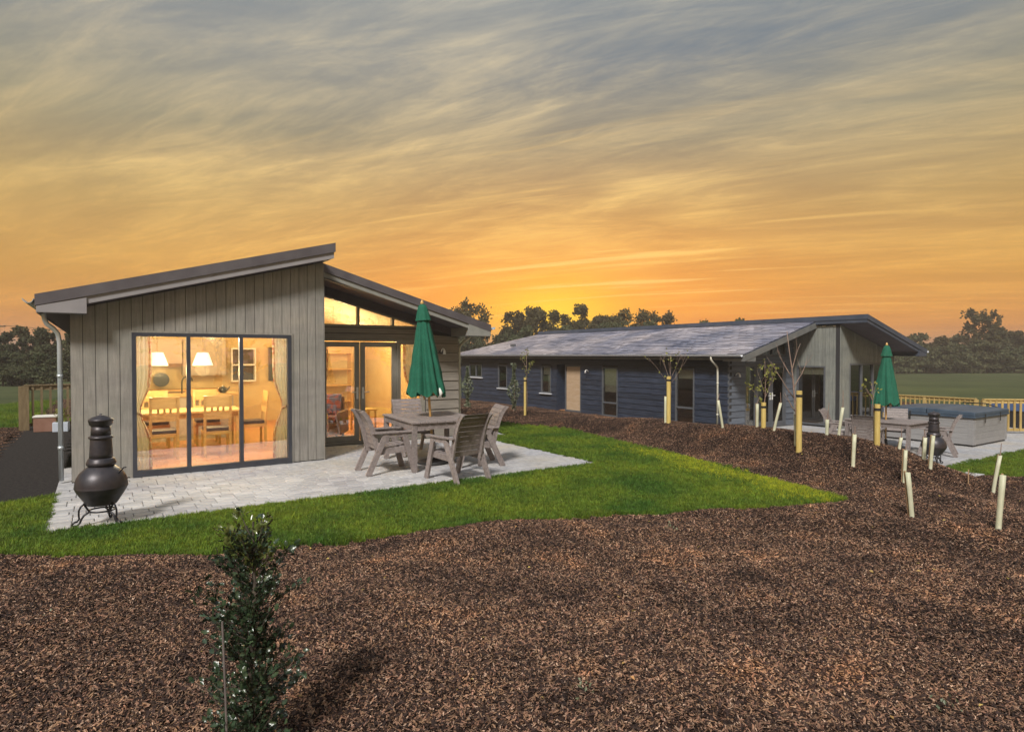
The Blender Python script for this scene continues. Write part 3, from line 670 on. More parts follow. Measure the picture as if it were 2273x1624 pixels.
def lodge(label, O, gz, sgn, Dn, far):
    root = empty('far_lodge' if far else 'timber_lodge', (O[0], O[1], gz), ang, label, 'lodge')
    W, H = 3.5, 3.52
    fr = Mt['frame_far'] if far else Mt['frame_dark']; gl = Mt['glass_far'] if far else Mt['glass']
    clad = Mt['cladding_cool'] if far else Mt['cladding']
    B = lambda b, name, m, parent=root, **k: b.build(name, m, parent, sgn=sgn, **k)
    # --- structural walls
    b = MB()
    sloped(b, 2.79, H, 0, HW, 0.022, 0.16); sloped(b, 0, 0.54, 0, HW, 0.022, 0.16)
    sloped(b, 0.54, 2.79, 2.12, HW, 0.022, 0.16)
    B(b, 'wall', Mt['under'])
    b = MB()
    if far:
        b.box(0.02, 0.14, 0.022, 0.5, 0, 3.30); b.box(0.02, 0.14, 1.5, 1.62, 0, 3.30); b.box(0.02, 0.14, 0.5, 1.5, 2.03, 3.30); b.box(0.02, 0.14, 0.5, 1.5, 0, 0.09)
    else:
        b.box(0.02, 0.14, 0.16, 1.62, 0, 3.30)
    B(b, 'side_wall', Mt['under'])
    # recessed gable wall
    b = MB()
    sloped(b, -W, -2.68, 0, HL, 1.645, 1.78); sloped(b, -0.42, 0.0, 0, HL, 1.645, 1.78)
    b.box(-2.68, -0.42, 1.645, 1.78, 2.12, 2.36)
    B(b, 'recessed_wall', Mt['under'])
    # long walls and back
    sk = Mt['navy'] if far else clad
    zl = 2.38
    if far:
        openings = [(2.96, 3.78, 0.0, 1.95), (6.62, 7.50, 0.0, 1.92), (8.80, 10.42, 0.0, 2.0), (10.81, 11.54, 0.72, 1.92), (14.32, 15.12, 0.78, 1.92), (16.69, 18.0, 1.25, 1.92)]
        cuts = [1.62]
        b = MB(); x = 1.62
        for a0, a1, z0, z1 in openings:
            b.box(-W + 0.02, -W + 0.14, x, a0, 0, zl); 
            if z0 > 0: b.box(-W + 0.02, -W + 0.14, a0, a1, 0, z0)
            b.box(-W + 0.02, -W + 0.14, a0, a1, z1, zl); x = a1
        b.box(-W + 0.02, -W + 0.14, x, Dn, 0, zl); B(b, 'long_wall', Mt['under'])
        segs = []; x = 1.62
        for a0, a1, z0, z1 in openings:
            segs.append((x, a0, 0, 3)); 
            if z0 > 0.2: segs.append((a0, a1, 0, z0))
            segs.append((a0, a1, z1 - 0.05, 3)); x = a1
        segs.append((x, Dn, 0, 3))
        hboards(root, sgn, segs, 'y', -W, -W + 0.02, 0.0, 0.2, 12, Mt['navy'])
    else:
        B(MB().box(-W, -W + 0.14, 1.80, Dn, 0, zl), 'long_wall', Mt['cladding_h'])
    B(MB().box(H - 0.14, H, 0.16, Dn, 0, 2.42), 'long_wall', clad)
    b = MB(); b.prism([(-W, 0), (H, 0), (H, 2.42), (0.0, 3.25), (-W, 2.30)], 'y', Dn - 0.14, Dn); B(b, 'back_wall', clad)
    # --- cladding
    vboards(root, sgn, [(2.79, H, 5, 0.02, None), (0.54, 2.79, 16, 2.12, None), (0.0, 0.54, 4, 0.02, None)], HW, 0.0, 0.022, clad)
    if far:
        vboards(root, sgn, [(0.0, 0.5, 4, 0.0, None), (0.5, 1.5, 8, 2.03, None), (1.5, 1.62, 1, 0, None)], lambda a: 3.36, 0.0, 0.02, clad, 'x')
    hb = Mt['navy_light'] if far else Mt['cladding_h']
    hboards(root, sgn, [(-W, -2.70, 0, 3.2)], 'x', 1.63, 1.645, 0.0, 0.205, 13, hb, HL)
    hboards(root, sgn, [(-0.42, 0.0, 0, 3.2)], 'x', 1.63, 1.645, 0.0, 0.205, 16, hb, HL)
    hboards(root, sgn, [(-2.68, -0.42, 2.12, 2.37)], 'x', 1.63, 1.645, 2.125, 0.115, 2, hb)
    # dark band under the low roof
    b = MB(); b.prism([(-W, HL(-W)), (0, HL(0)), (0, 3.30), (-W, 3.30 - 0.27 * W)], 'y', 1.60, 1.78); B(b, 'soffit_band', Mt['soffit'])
    # --- big front window
    wf = MB(); frame_rect(wf, 0.54, 2.79, 0.04, 2.12, 0.055, -0.02, 0.07, 'y', (1.31, 2.055))
    wf.box(0.54, 2.79, -0.035, 0.07, 0.0, 0.04)
    B(MB().box(0.505, 0.54, -0.012, 0.0, 0.0, 2.15).box(2.79, 2.825, -0.012, 0.0, 0.0, 2.15).box(0.54, 2.79, -0.012, 0.0, 2.12, 2.15), 'window_surround', clad)
    win = B(wf, 'window', fr)
    for a0, a1 in ((0.595, 1.283), (1.338, 2.027), (2.082, 2.735)):
        B(MB().box(a0, a1, 0.030, 0.036, 0.095, 2.065), 'pane', gl, win)
    if far:
        ws = MB(); frame_rect(ws, 0.5, 1.5, 0.06, 2.03, 0.05, -0.02, 0.06, 'x'); win = B(ws, 'window', fr)
        B(MB().box(0.03, 0.035, 0.55, 1.45, 0.11, 1.98), 'pane', gl, win)
        B(MB().box(0.06, 0.075, 0.56, 1.44, 1.74, 1.97), 'blind', Mt['blind'], win)
    # --- french doors, side light, clerestory
    df = Mt['frame_far'] if far else Mt['frame_olive']
    for i, (a0, a1) in enumerate(((-1.225, -0.45), (-2.03, -1.245))):
        b = MB(); frame_rect(b, a0, a1, 0.06, 2.06, 0.10, 1.66, 1.71, 'y'); dr = B(b, 'french_door', df)
        B(MB().box(a0 + 0.10, a1 - 0.10, 1.68, 1.686, 0.16, 1.96), 'pane', gl, dr)
        hx = a0 + 0.05 if i == 0 else a1 - 0.05
        hb_ = MB(); hb_.box(hx - 0.02, hx + 0.02, 1.645, 1.66, 0.90, 1.14)
        hd = 1 if i == 0 else -1
        hb_.tube([(hx, 1.63, 1.04), (hx + hd * 0.12, 1.625, 1.04)], 0.010, 8); hb_.tube([(hx, 1.66, 1.04), (hx, 1.628, 1.04)], 0.012, 8)
        B(hb_, 'handle', Mt['white_paint'], dr)
    b = MB(); b.box(-2.68, -2.64, 1.64, 1.74, 0, 2.12); b.box(-0.45, -0.42, 1.64, 1.74, 0, 2.12); b.box(-2.07, -2.032, 1.64, 1.74, 0.06, 2.075)
    b.box(-2.64, -0.45, 1.64, 1.74, 2.075, 2.12); b.box(-2.64, -0.45, 1.60, 1.74, 0.0, 0.055); B(b, 'door_frame', df)
    b = MB(); frame_rect(b, -2.64, -2.07, 0.06, 2.075, 0.06, 1.66, 1.71, 'y'); sw = B(b, 'side_light', df)
    B(MB().box(-2.58, -2.13, 1.68, 1.686, 0.12, 2.01), 'pane', gl, sw)
    b = MB(); b.box(-2.68, -0.42, 1.63, 1.73, 2.36, 2.41)
    for m_ in (-0.44, -1.20, -1.95, -2.66):
        b.prism([(m_ - 0.025, 2.41), (m_ + 0.025, 2.41), (m_ + 0.025, HL(m_ + 0.025) - 0.03), (m_ - 0.025, HL(m_ - 0.025) - 0.03)], 'y', 1.632, 1.73)
    b.prism([(-2.68, HL(-2.68) - 0.03), (-0.42, HL(-0.42) - 0.03), (-0.42, HL(-0.42) + 0.01), (-2.68, HL(-2.68) + 0.01)], 'y', 1.63, 1.73)
    cw = B(b, 'clerestory_window', df)
    for a0, a1 in ((-1.175, -0.465), (-1.925, -1.225), (-2.635, -1.975)):
        g_ = MB(); g_.prism([(a0, 2.41), (a1, 2.41), (a1, HL(a1) - 0.03), (a0, HL(a0) - 0.03)], 'y', 1.675, 1.681); B(g_, 'pane', gl, cw)
    # --- roofs
    rd = Mt['roof_navy'] if far else Mt['roof_dark']; bg = Mt['barge3'] if far else Mt['barge']; bg2 = Mt['barge3'] if far else Mt['barge2']
    Dh = Dn - 2.45 if far else Dn + 0.25; FO = 0.90 if far else 0.30
    if far: bg = Mt['roof_navy']
    b = MB(); b.prism([(-0.12, TH(-0.12)), (3.885, TH(3.885)), (3.885, TH(3.885) - 0.15), (-0.12, TH(-0.12) - 0.15)], 'y', -FO, Dh); B(b, 'roof', rd)
    b = MB(); b.prism([(-0.10, TH(-0.10) - 0.15), (3.86, TH(3.86) - 0.15), (3.86, TH(3.86) - 0.25), (-0.10, TH(-0.10) - 0.25)], 'y', -FO + 0.025, -FO + 0.065)
    b.prism([(-0.10, TH(-0.1) - 0.15), (-0.06, TH(-0.06) - 0.15), (-0.06, TH(-0.06) - 0.25), (-0.10, TH(-0.1) - 0.25)], 'y', -FO + 0.065, 0.9)
    B(b, 'bargeboard', bg)
    b = MB(); b.prism([(3.32, TH(3.32) - 0.17), (3.87, TH(3.87) - 0.16), (3.87, 2.36), (3.32, 2.36)], 'y', -FO + 0.005, 0.0); B(b, 'eave_box', bg)
    b = MB(); b.prism([(-0.06, TH(-0.06) - 0.235), (3.84, TH(3.84) - 0.235), (3.84, TH(3.84) - 0.255), (-0.06, TH(-0.06) - 0.255)], 'y', -FO + 0.065, 0.0)
    b.prism([(3.53, 2.40), (3.86, 2.40), (3.86, 2.38), (3.53, 2.38)], 'y', 0.0, Dh); B(b, 'soffit', Mt['soffit'])
    if far:
        De = Dn + 0.35
        def slab(pts, name, m, th=0.12):
            n = len(pts); v = list(pts) + [(x, y, z - th) for x, y, z in pts]
            f = [tuple(range(n)), tuple(range(2 * n - 1, n - 1, -1))] + [(i, i + n, (i + 1) % n + n, (i + 1) % n) for i in range(n)]
            return B(MB().add(v, f), name, m)
        rf = slab([(-3.85, 0.8, TL(-3.85) - 0.03), (-3.85, De, TL(-3.85) - 0.03), (-0.0, De - 2.8, TL(0) - 0.03), (-0.0, 0.8, TL(0) - 0.03)], 'roof', rd)
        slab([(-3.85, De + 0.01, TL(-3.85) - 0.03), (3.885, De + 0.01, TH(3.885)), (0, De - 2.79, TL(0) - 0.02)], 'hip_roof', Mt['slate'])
        # slate courses
        nc = 18
        for c in range(nc):
            b = MB(); t0 = c / nc; t1 = (c + 1) / nc + 0.35 / nc
            pA = -3.87 + 3.87 * t0; pB = min(-3.87 + 3.87 * t1, 0.0); dend = De - 2.8 * t0; d = 0.80 - (0.15 if c % 2 else 0); 
            while d < dend - 0.05:
                d1 = min(d + 0.30, dend); dd = max(d, 0.80)
                l0 = random.uniform(0.022, 0.042); zA = TL(pA) - 0.03 + l0; zB = TL(pB) - 0.03 + 0.004
                b.add([(pA, dd + 0.002, zA), (pA, d1 - 0.002, zA + random.uniform(-0.002, 0.002)), (pB, d1 - 0.002, zB), (pB, dd + 0.002, zB), (pA, dd + 0.002, zA - 0.014), (pA, d1 - 0.002, zA - 0.014)],
                      [(0, 3, 2, 1), (0, 1, 5, 4)])
                d += 0.30
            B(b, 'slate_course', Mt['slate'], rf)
    else:
        De = Dn + 0.25
        b = MB(); b.prism([(0.0, TL(0)), (-3.85, TL(-3.85)), (-3.85, TL(-3.85) - 0.15), (0.0, TL(0) - 0.15)], 'y', 0.80, De); B(b, 'roof', rd)
    b = MB(); b.prism([(0.0, TL(0) - 0.05), (-3.86, TL(-3.86) - 0.05), (-3.86, TL(-3.86) - 0.24), (0.0, TL(0) - 0.24)] if far else
                      [(0.0, TL(0) - 0.15), (-3.83, TL(-3.83) - 0.15), (-3.83, TL(-3.83) - 0.24), (0.0, TL(0) - 0.24)], 'y', 0.79 if far else 0.825, 0.865); B(b, 'bargeboard', bg2)
    b = MB(); b.prism([(-3.30, TL(-3.30) - 0.152), (-3.84, TL(-3.84) - 0.152), (-3.84, 2.20), (-3.30, 2.20)], 'y', 0.805, 1.60); B(b, 'eave_box', bg2)
    b = MB(); b.prism([(0.0, 3.30), (-3.82, 3.30 - 0.27 * 3.82), (-3.82, 3.28 - 0.27 * 3.82), (0.0, 3.28)], 'y', 0.865, 1.60)
    b.box(-3.83, -3.52, 1.60, De, 2.24, 2.26); B(b, 'soffit', Mt['soffit'])
    # fascia and gutters
    gm = Mt['pale_gutter'] if far else Mt['steel']; pm = Mt['pale_pipe']
    B(MB().box(-3.86, -3.83, 1.6, De, 2.24, TL(-3.85) - 0.15), 'fascia', bg2)
    B(MB().box(3.86, 3.885, 0.0, Dh, 2.36, TH(3.885) - 0.15), 'fascia', bg)
    def gutter(px_, z, d0, d1):
        b = MB(); n = 8; out = []; inn = []
        for k in range(n + 1):
            a = math.pi + math.pi * k / n; out.append((px_ + 0.062 * math.cos(a), z + 0.062 * math.sin(a))); inn.append((px_ + 0.054 * math.cos(a), z + 0.054 * math.sin(a)))
        pts = out + inn[::-1]; m_ = len(pts)
        v = [(x, d0, zz) for x, zz in pts] + [(x, d1, zz) for x, zz in pts]
        f = [(i, (i + 1) % m_, (i + 1) % m_ + m_, i + m_) for i in range(m_)]
        f += [(i, i + 1, m_ - 2 - i, m_ - 1 - i) for i in range(n)] + [(i + m_, m_ - 1 - i + m_, m_ - 2 - i + m_, i + 1 + m_) for i in range(n)]
        b.add(v, f); b.lathe([(0.001, 0)], 3)
        return B(b, 'gutter', gm)
    gutter(-3.93, 2.40, 0.85, De - 0.05); gutter(3.955, 2.535, -FO, Dh - 0.1)
    def pipe(pts, m_):
        b = MB(); b.tube(pts, 0.031, 12)
        for z in (0.5, 1.5):
            b.tube([(pts[-1][0], pts[-1][1], z - 0.02), (pts[-1][0], pts[-1][1], z + 0.02)], 0.037, 12)
        B(b, 'downpipe', m_, smooth=True)
    dl = 1.97 if far else 1.78
    pipe([(-3.93, dl, 2.36), (-3.93, dl, 2.26), (-3.88, dl, 2.20), (-3.70, dl, 2.08), (-3.62, dl, 2.0), (-3.60, dl, 1.9), (-3.60, dl, 0.03)], pm)
    if not far:
        pipe([(3.90, 0.08, 2.48), (3.815, 0.08, 2.38), (3.805, 0.08, 2.29), (3.78, 0.08, 2.22), (3.71, 0.08, 2.16), (3.66, 0.08, 2.09), (3.64, 0.08, 1.97), (3.64, 0.08, 0.04)], Mt['steel'])
    # corner post of the tall half
    if not far: B(MB().box(-0.014, 0.0, -0.005, 0.06, 0.0, 3.34), 'corner_trim', clad)
    if far: B(MB().box(-W - 0.012, -W, 1.60, 1.66, 0, 2.3), 'corner_trim', Mt['frame_far'])
    # --- lamps
    if far:
        wall_lamp(root, -3.20, 1.61, 1.75, sgn); wall_lamp(root, -3.52, 8.31, 1.72, sgn, -1 * sgn, 0)
    else:
        wall_lamp(root, -3.05, 1.61, 1.86, sgn)
    # --- floor, ceiling, inner lining
    fl = Mt['oak_floor']
    b = MB(); b.box(0.14, H - 0.14, 0.16, Dn - 0.2, -0.02, 0.035); b.box(-W + 0.14, 0.14, 1.78, Dn - 0.2, -0.02, 0.035); B(b, 'floor', fl)
    b = MB(); b.prism([(0.0, 3.36), (H - 0.14, HW(H - 0.14) - 0.01), (H - 0.14, HW(H - 0.14) - 0.04), (0.0, 3.33)], 'y', 0.17, 8.0)
    b.prism([(0.0, 3.27), (-W + 0.14, 3.27 - 0.27 * (W - 0.14)), (-W + 0.14, 3.24 - 0.27 * (W - 0.14)), (0.0, 3.24)], 'y', 1.79, 8.0); B(b, 'ceiling', Mt['cream_ceiling'])
    return root, B, openings if far else None

L1, BL1, _ = lodge('grey vertical boarded timber lodge with lit windows and split pitched roof beside the pale patio', B1, 0.0, -1, 16.0, False)
L2, BL2, OPEN = lodge('long dark blue weatherboarded lodge with slate roof behind the mulch mound', P2, -0.6, 1, 18.9, True)

# inner lining of the lit lodge
b = MB(); b.box(3.36, 3.378, 0.165, 7.0, 0.035, 2.45); b.box(-3.36, -3.34, 1.79, 7.0, 0.035, 2.4)
b.prism([(-3.34, 0.035), (3.36, 0.035), (3.36, 2.44), (0, 3.34), (0, 3.24), (-3.34, 2.34)], 'y', 7.0, 7.05)
b.box(0.141, 0.16, 0.17, 1.62, 0.035, 3.3)
BL1(b, 'inner_wall', Mt['cream_wall'])
# windows of the far lodge's long wall
def side_window(a0, a1, z0, z1, split=None, sill=True, blind=False):
    b = MB(); frame_rect(b, a0, a1, z0, z1, 0.055, -3.53, -3.44, 'x')
    if split: b.box(-3.535, -3.44, a0 + 0.055, a1 - 0.055, split - 0.03, split + 0.03)
    wn = BL2(b, 'window', Mt['frame_far'])
    if split:
        BL2(MB().box(-3.488, -3.482, a0 + 0.055, a1 - 0.055, z0 + 0.055, split - 0.03), 'pane', Mt['glass_far'], wn)
        BL2(MB().box(-3.488, -3.482, a0 + 0.055, a1 - 0.055, split + 0.03, z1 - 0.055), 'pane', Mt['glass_far'], wn)
    else:
        BL2(MB().box(-3.488, -3.482, a0 + 0.055, a1 - 0.055, z0 + 0.055, z1 - 0.055), 'pane', Mt['glass_far'], wn)
    if sill: BL2(MB().box(-3.59, -3.50, a0 - 0.06, a1 + 0.06, z0 - 0.045, z0 - 0.002), 'sill', Mt['pale_gutter'], wn)
    if blind: BL2(MB().box(-3.40, -3.385, a0 + 0.05, a1 - 0.05, z1 - 0.06 - blind * (z1 - z0 - 0.1), z1 - 0.06), 'blind', Mt['blind'], wn)
    return wn
side_window(2.96, 3.78, 0.02, 1.95, 0.62, False, 0.16)
side_window(6.62, 7.50, 0.02, 1.92, 0.55, False, 0.50)
side_window(10.81, 11.54, 0.72, 1.92, None, True, 0.3)
side_window(14.32, 15.12, 0.78, 1.92, None, True, 0.2)
b = MB(); frame_rect(b, 16.69, 18.0, 1.25, 1.92, 0.055, -3.53, -3.44, 'x', (17.3,)); wn = BL2(b, 'window', Mt['frame_far'])
BL2(MB().box(-3.488, -3.482, 16.745, 17.27, 1.305, 1.865), 'pane', Mt['glass_far'], wn); BL2(MB().box(-3.488, -3.482, 17.33, 17.945, 1.305, 1.865), 'pane', Mt['glass_far'], wn)
BL2(MB().box(-3.59, -3.50, 16.6, 18.1, 1.2, 1.248), 'sill', Mt['pale_gutter'], wn)
# recessed entrance door of the far lodge
b = MB(); b.box(-3.48, -3.0, 8.80, 8.82, 0, 2.0); b.box(-3.48, -3.0, 10.40, 10.42, 0, 2.0); b.box(-3.02, -3.0, 8.82, 10.40, 0, 2.0); BL2(b, 'porch_lining', Mt['navy'])
b = MB(); frame_rect(b, 8.84, 9.9, 0.02, 1.98, 0.07, -3.46, -3.38, 'x'); dr = BL2(b, 'entrance_door', Mt['frame_far'])
BL2(MB().box(-3.43, -3.40, 8.91, 9.83, 0.09, 1.91), 'door_panel', Mt['pale_panel'], dr)
# curtain strips behind two small windows
for a0 in (11.0, 14.5):
    BL2(MB().box(-3.36, -3.34, a0, a0 + 0.22, 0.7, 1.9), 'curtain', Mt['curtain'])
BL2(MB().box(-0.9, -0.85, 2.4, 18.0, 0.05, 2.3).box(1.9, 1.95, 1.8, 17.0, 0.05, 2.3).box(-3.3, 3.3, 6.0, 6.05, 0.05, 2.3), 'inner_wall', Mt['cabinet'])
# vent on the far slate roof
bv = MB(); bv.box(-2.55, -2.40, 15.2, 15.5, TL(-2.5), TL(-2.5) + 0.12); BL2(bv, 'roof_vent', Mt['frame_far'])

# ================================================================== rooms of the lit lodge
def lp(p, d, z=0.0): # point in lodge one
    s = -p; return Vector((B1[0] + s * UX - d * UY, B1[1] + s * UY + d * UX, z))
def bx(name, m, parent, x0, x1, y0, y1, z0, z1, **k): return MB().box(x0, x1, y0, y1, z0, z1).build(name, m, parent, **k)
# dining table
t = empty('dining_table', lp(1.88, 2.25, 0.035), ang, 'oak dining table set behind the big front window', 'table')
bx('table_top', Mt['oak'], t, -0.92, 0.92, -0.46, 0.46, 0.71, 0.75, bevel=0.004)
bx('apron', Mt['oak'], t, -0.84, 0.84, -0.38, 0.38, 0.62, 0.71)
for sx_ in (-1, 1):
    for sy_ in (-1, 1): bx('leg', Mt['oak'], t, sx_ * 0.84 - 0.04, sx_ * 0.84 + 0.04, sy_ * 0.38 - 0.04, sy_ * 0.38 + 0.04, 0, 0.62)
def dining_chair(loc, rz, label):
    c = empty('dining_chair', loc, rz, label, 'chair', 'oak dining chairs round the indoor table')
    bx('seat_pad', Mt['seatpad'], c, -0.21, 0.21, -0.20, 0.21, 0.44, 0.50, bevel=0.012)
    bx('seat_frame', Mt['oak'], c, -0.22, 0.22, -0.21, 0.22, 0.38, 0.44)
    for sx_ in (-1, 1):
        bx('leg', Mt['oak'], c, sx_ * 0.20 - 0.02, sx_ * 0.20 + 0.02, 0.17, 0.21, 0, 0.38)
        b = MB(); b.beam((sx_ * 0.20, -0.20, 0), (sx_ * 0.20, -0.20, 0.46), 0.042, 0.042); b.beam((sx_ * 0.20, -0.20, 0.45), (sx_ * 0.20, -0.27, 1.06), 0.042, 0.036); b.build('leg', Mt['oak'], c)
    for z, h in ((0.96, 0.20), (0.70, 0.10)):
        b = MB(); b.beam((-0.18, -0.245 - (z - 0.85) * 0.1, z), (0.18, -0.245 - (z - 0.85) * 0.1, z), 0.02, h); b.build('back_rail', Mt['oak'], c)
    for x in (-0.09, 0.0, 0.09):
        b = MB(); b.beam((x, -0.225, 0.755), (x, -0.24, 0.86), 0.035, 0.012, (0, 1, 0)); b.build('back_slat', Mt['oak'], c)
    return c
dining_chair(lp(2.30, 1.42, 0.035), ang + 0.03, 'oak chair with its back to the big window, left one of two')
dining_chair(lp(1.48, 1.40, 0.035), ang - 0.03, 'oak chair with its back to the big window, beside the middle mullion')
dining_chair(lp(0.72, 2.25, 0.035), ang + R(90), 'oak chair seen from the side at the right end of the dining table')
dining_chair(lp(2.30, 3.00, 0.035), ang + R(180), 'oak chair across the dining table behind the left near chair')
dining_chair(lp(1.42, 3.00, 0.035), ang + R(180), 'oak chair across the dining table behind the middle near chair')
# pendants
for p_, lab in ((2.32, 'lit glass pendant lamp over the left end of the dining table'), (1.58, 'lit glass pendant lamp over the right end of the dining table')):
    l = empty('pendant_lamp', lp(p_, 2.25, 1.60), ang, lab, 'lamp', 'pendant lamps over the dining table')
    MB().lathe([(0.175, 0.0), (0.172, 0.012), (0.10, 0.23), (0.085, 0.24)], 24, cap=False).build('shade', Mt['lampshade'], l, smooth=True)
    MB().lathe([(0.02, 0.08), (0.04, 0.12), (0.035, 0.17), (0.015, 0.2)], 12).build('bulb', Mt['bulb'], l, smooth=True)
    MB().tube([(0, 0, 0.25), (0, 0, 1.1)], 0.008, 6).build('cord', Mt['chrome'], l)
    ld = bpy.data.lights.new('pendant_light', 'POINT'); ld.energy = 125; ld.color = (1.0, 0.70, 0.32); ld.shadow_soft_size = 0.12
    lo = bpy.data.objects.new('pendant_light', ld); C.objects.link(lo); lo.parent = l; lo.location = (0, 0, -0.08)
# unseen fill lamps added to brighten kitchen, lounge, curtains and chair backs
for i, (p_, d_, e_) in enumerate(((1.0, 4.6, 90), (2.6, 4.8, 90), (-1.3, 3.6, 110), (-2.2, 5.0, 70), (1.65, 0.62, 130))):
    l = empty('fill_lamp', lp(p_, d_, 2.30), ang, ('added fill lamp over the kitchen island', 'added fill lamp by the kitchen wall', 'added fill lamp over the lounge armchair', 'added fill lamp at the back of the lounge', 'added fill lamp out of sight inside the big window')[i], 'lamp', 'added fill lamps in the rooms')
    MB().lathe([(0.09, 0.0), (0.10, 0.02), (0.10, 0.05)], 18).build('diffuser', Mt['bulb'], l)
    MB().tube([(0, 0, 0.05), (0, 0, 0.95)], 0.006, 6).build('cord', Mt['chrome'], l)
    ld = bpy.data.lights.new('fill_light', 'POINT'); ld.energy = e_ * 1.7; ld.color = (1.0, 0.90, 0.74) if i == 4 else (1.0, 0.70, 0.33); ld.shadow_soft_size = 0.15
    lo = bpy.data.objects.new('fill_light', ld); C.objects.link(lo); lo.parent = l; lo.location = (0, 0, -0.12)
# curtains, tied back
def curtain(p_in, p_out, d, z0, z1, name, label, tie=0.95, par_cat='curtain'):
    """p_out is the window edge, p_in how far the cloth reaches into the window"""
    nu, nv = 40, 26; V = []; F = []
    for j in range(nv + 1):
        z = z0 + (z1 - z0) * j / nv; tt = (z - tie)
        k = 1 - 0.62 * math.exp(-(tt / 0.28) ** 2)
        for i in range(nu + 1):
            u = i / nu; p_ = p_out + (p_in - p_out) * u * k
            V.append((-p_, d + 0.016 * math.sin(u * 26) * (0.6 + 0.4 * k), z))
    for j in range(nv):
        for i in range(nu): a = j * (nu + 1) + i; F.append((a, a + 1, a + nu + 2, a + nu + 1))
    Fm = [f for n_, f in enumerate(F) if (n_ % nu) < nu * 0.80]; Fe = [f for n_, f in enumerate(F) if (n_ % nu) >= nu * 0.80]
    o = link_obj(name, np_mesh(name, V, Fm, Mt['curtain'], True), None, (B1[0], B1[1], 0), (0, 0, ang)); tag(o, label, 'curtain')
    link_obj('floral_edge', np_mesh('floral_edge', V, Fe, Mt['curtain_floral'], True), o)
    b = MB(); b.tube([(-p_out, d - 0.04, tie), (-(p_out + (p_in - p_out) * 0.2), d - 0.06, tie - 0.02), (-(p_out + (p_in - p_out) * 0.42), d - 0.03, tie - 0.05)], 0.022, 8); b.build('tie_back', Mt['curtain_floral'], o, smooth=True)
curtain(2.53, 2.76, 0.16, 0.05, 2.08, 'curtain', 'cream curtain with floral edge tied back at the left of the big window')
curtain(0.80, 0.57, 0.16, 0.05, 2.08, 'curtain', 'cream curtain with floral edge tied back at the right of the big window')
curtain(-0.66, -0.47, 1.88, 0.05, 2.04, 'curtain', 'narrow cream curtain behind the left french door')
curtain(-2.28, -2.60, 1.88, 0.05, 2.04, 'curtain', 'cream curtain hanging behind the narrow side light')
# kitchen island and wall units
t = empty('kitchen_island', lp(1.9, 4.1, 0.035), ang, 'kitchen island with oak worktop behind the dining table', 'kitchen island')
bx('worktop', Mt['oak'], t, -1.2, 1.2, -0.36, 0.36, 0.90, 0.945, bevel=0.004); bx('cabinet', Mt['cabinet'], t, -1.1, 1.1, -0.30, 0.30, 0, 0.90)
for k in range(4): bx('door', Mt['cabinet'], t, -1.08 + k * 0.54, -0.56 + k * 0.54, -0.318, -0.30, 0.08, 0.86, bevel=0.004)
t = empty('kitchen_units', lp(1.9, 6.62, 0.035), ang, 'taupe kitchen units with a range and black hood on the back wall', 'kitchen units')
bx('base_cabinet', Mt['cabinet'], t, -1.4, 1.4, -0.3, 0.36, 0, 0.88); bx('worktop', Mt['oak'], t, -1.42, 1.42, -0.33, 0.36, 0.88, 0.92)
for k, (x0, x1) in enumerate(((-1.4, -0.52), (0.42, 1.4))):
    bx('wall_cabinet', Mt['cabinet'], t, x0, x1, 0.0, 0.36, 1.25, 2.15); 
    bx('door', Mt['cabinet'], t, x0 + 0.02, (x0 + x1) / 2 - 0.01, -0.02, 0.0, 1.28, 2.12, bevel=0.006); bx('door', Mt['cabinet'], t, (x0 + x1) / 2 + 0.01, x1 - 0.02, -0.02, 0.0, 1.28, 2.12, bevel=0.006)
bx('range_cooker', Mt['black_gloss'], t, -0.45, 0.35, -0.34, -0.302, 0.12, 0.86)
bx('cooker_hood', Mt['cabinet'], t, -0.5, 0.4, -0.05, 0.36, 1.55, 2.15)
MB().tube([(-0.05, -0.1, 1.16), (-0.05, 0.2, 1.16)], 0.17, 20).build('black_alcove', Mt['black_gloss'], t)
# small things on the island
def teapot(loc, label):
    t = empty('teapot', loc, ang + 0.4, label, 'teapot')
    MB().lathe([(0.05, 0), (0.085, 0.03), (0.095, 0.07), (0.075, 0.12), (0.03, 0.135), (0.01, 0.16)], 18).build('body', Mt['black_gloss'], t, smooth=True)
    MB().tube([(0.08, 0, 0.06), (0.13, 0, 0.09), (0.15, 0, 0.13)], [0.02, 0.014, 0.01], 8).build('spout', Mt['black_gloss'], t, smooth=True)
    MB().tube([(-0.08, 0, 0.10), (-0.13, 0, 0.10), (-0.13, 0, 0.05), (-0.09, 0, 0.04)], 0.008, 8).build('handle', Mt['chrome'], t, smooth=True)
teapot(lp(0.98, 3.95, 0.98), 'dark teapot standing on the oak island worktop')
t = empty('kitchen_tap', lp(1.75, 4.1, 0.98), ang, 'arched black tap on the island worktop', 'tap')
MB().tube([(0, 0, 0), (0, 0, 0.25), (0.03, 0, 0.33), (0.10, 0, 0.37), (0.18, 0, 0.33), (0.20, 0, 0.26)], 0.016, 10).build('spout', Mt['black_gloss'], t, smooth=True)
t = empty('bread_bin', lp(1.60, 4.05, 0.98), ang, 'small wooden box beside the tap on the island', 'box'); bx('box', Mt['oak'], t, -0.09, 0.09, -0.07, 0.07, 0, 0.09, bevel=0.004)
t = empty('potted_plant', lp(2.95, 4.2, 0.98), ang, 'small green potted plant at the left end of the island', 'plant')
MB().lathe([(0.05, 0), (0.07, 0.11)], 16).build('pot', Mt['black_gloss'], t)
V = []; F = []
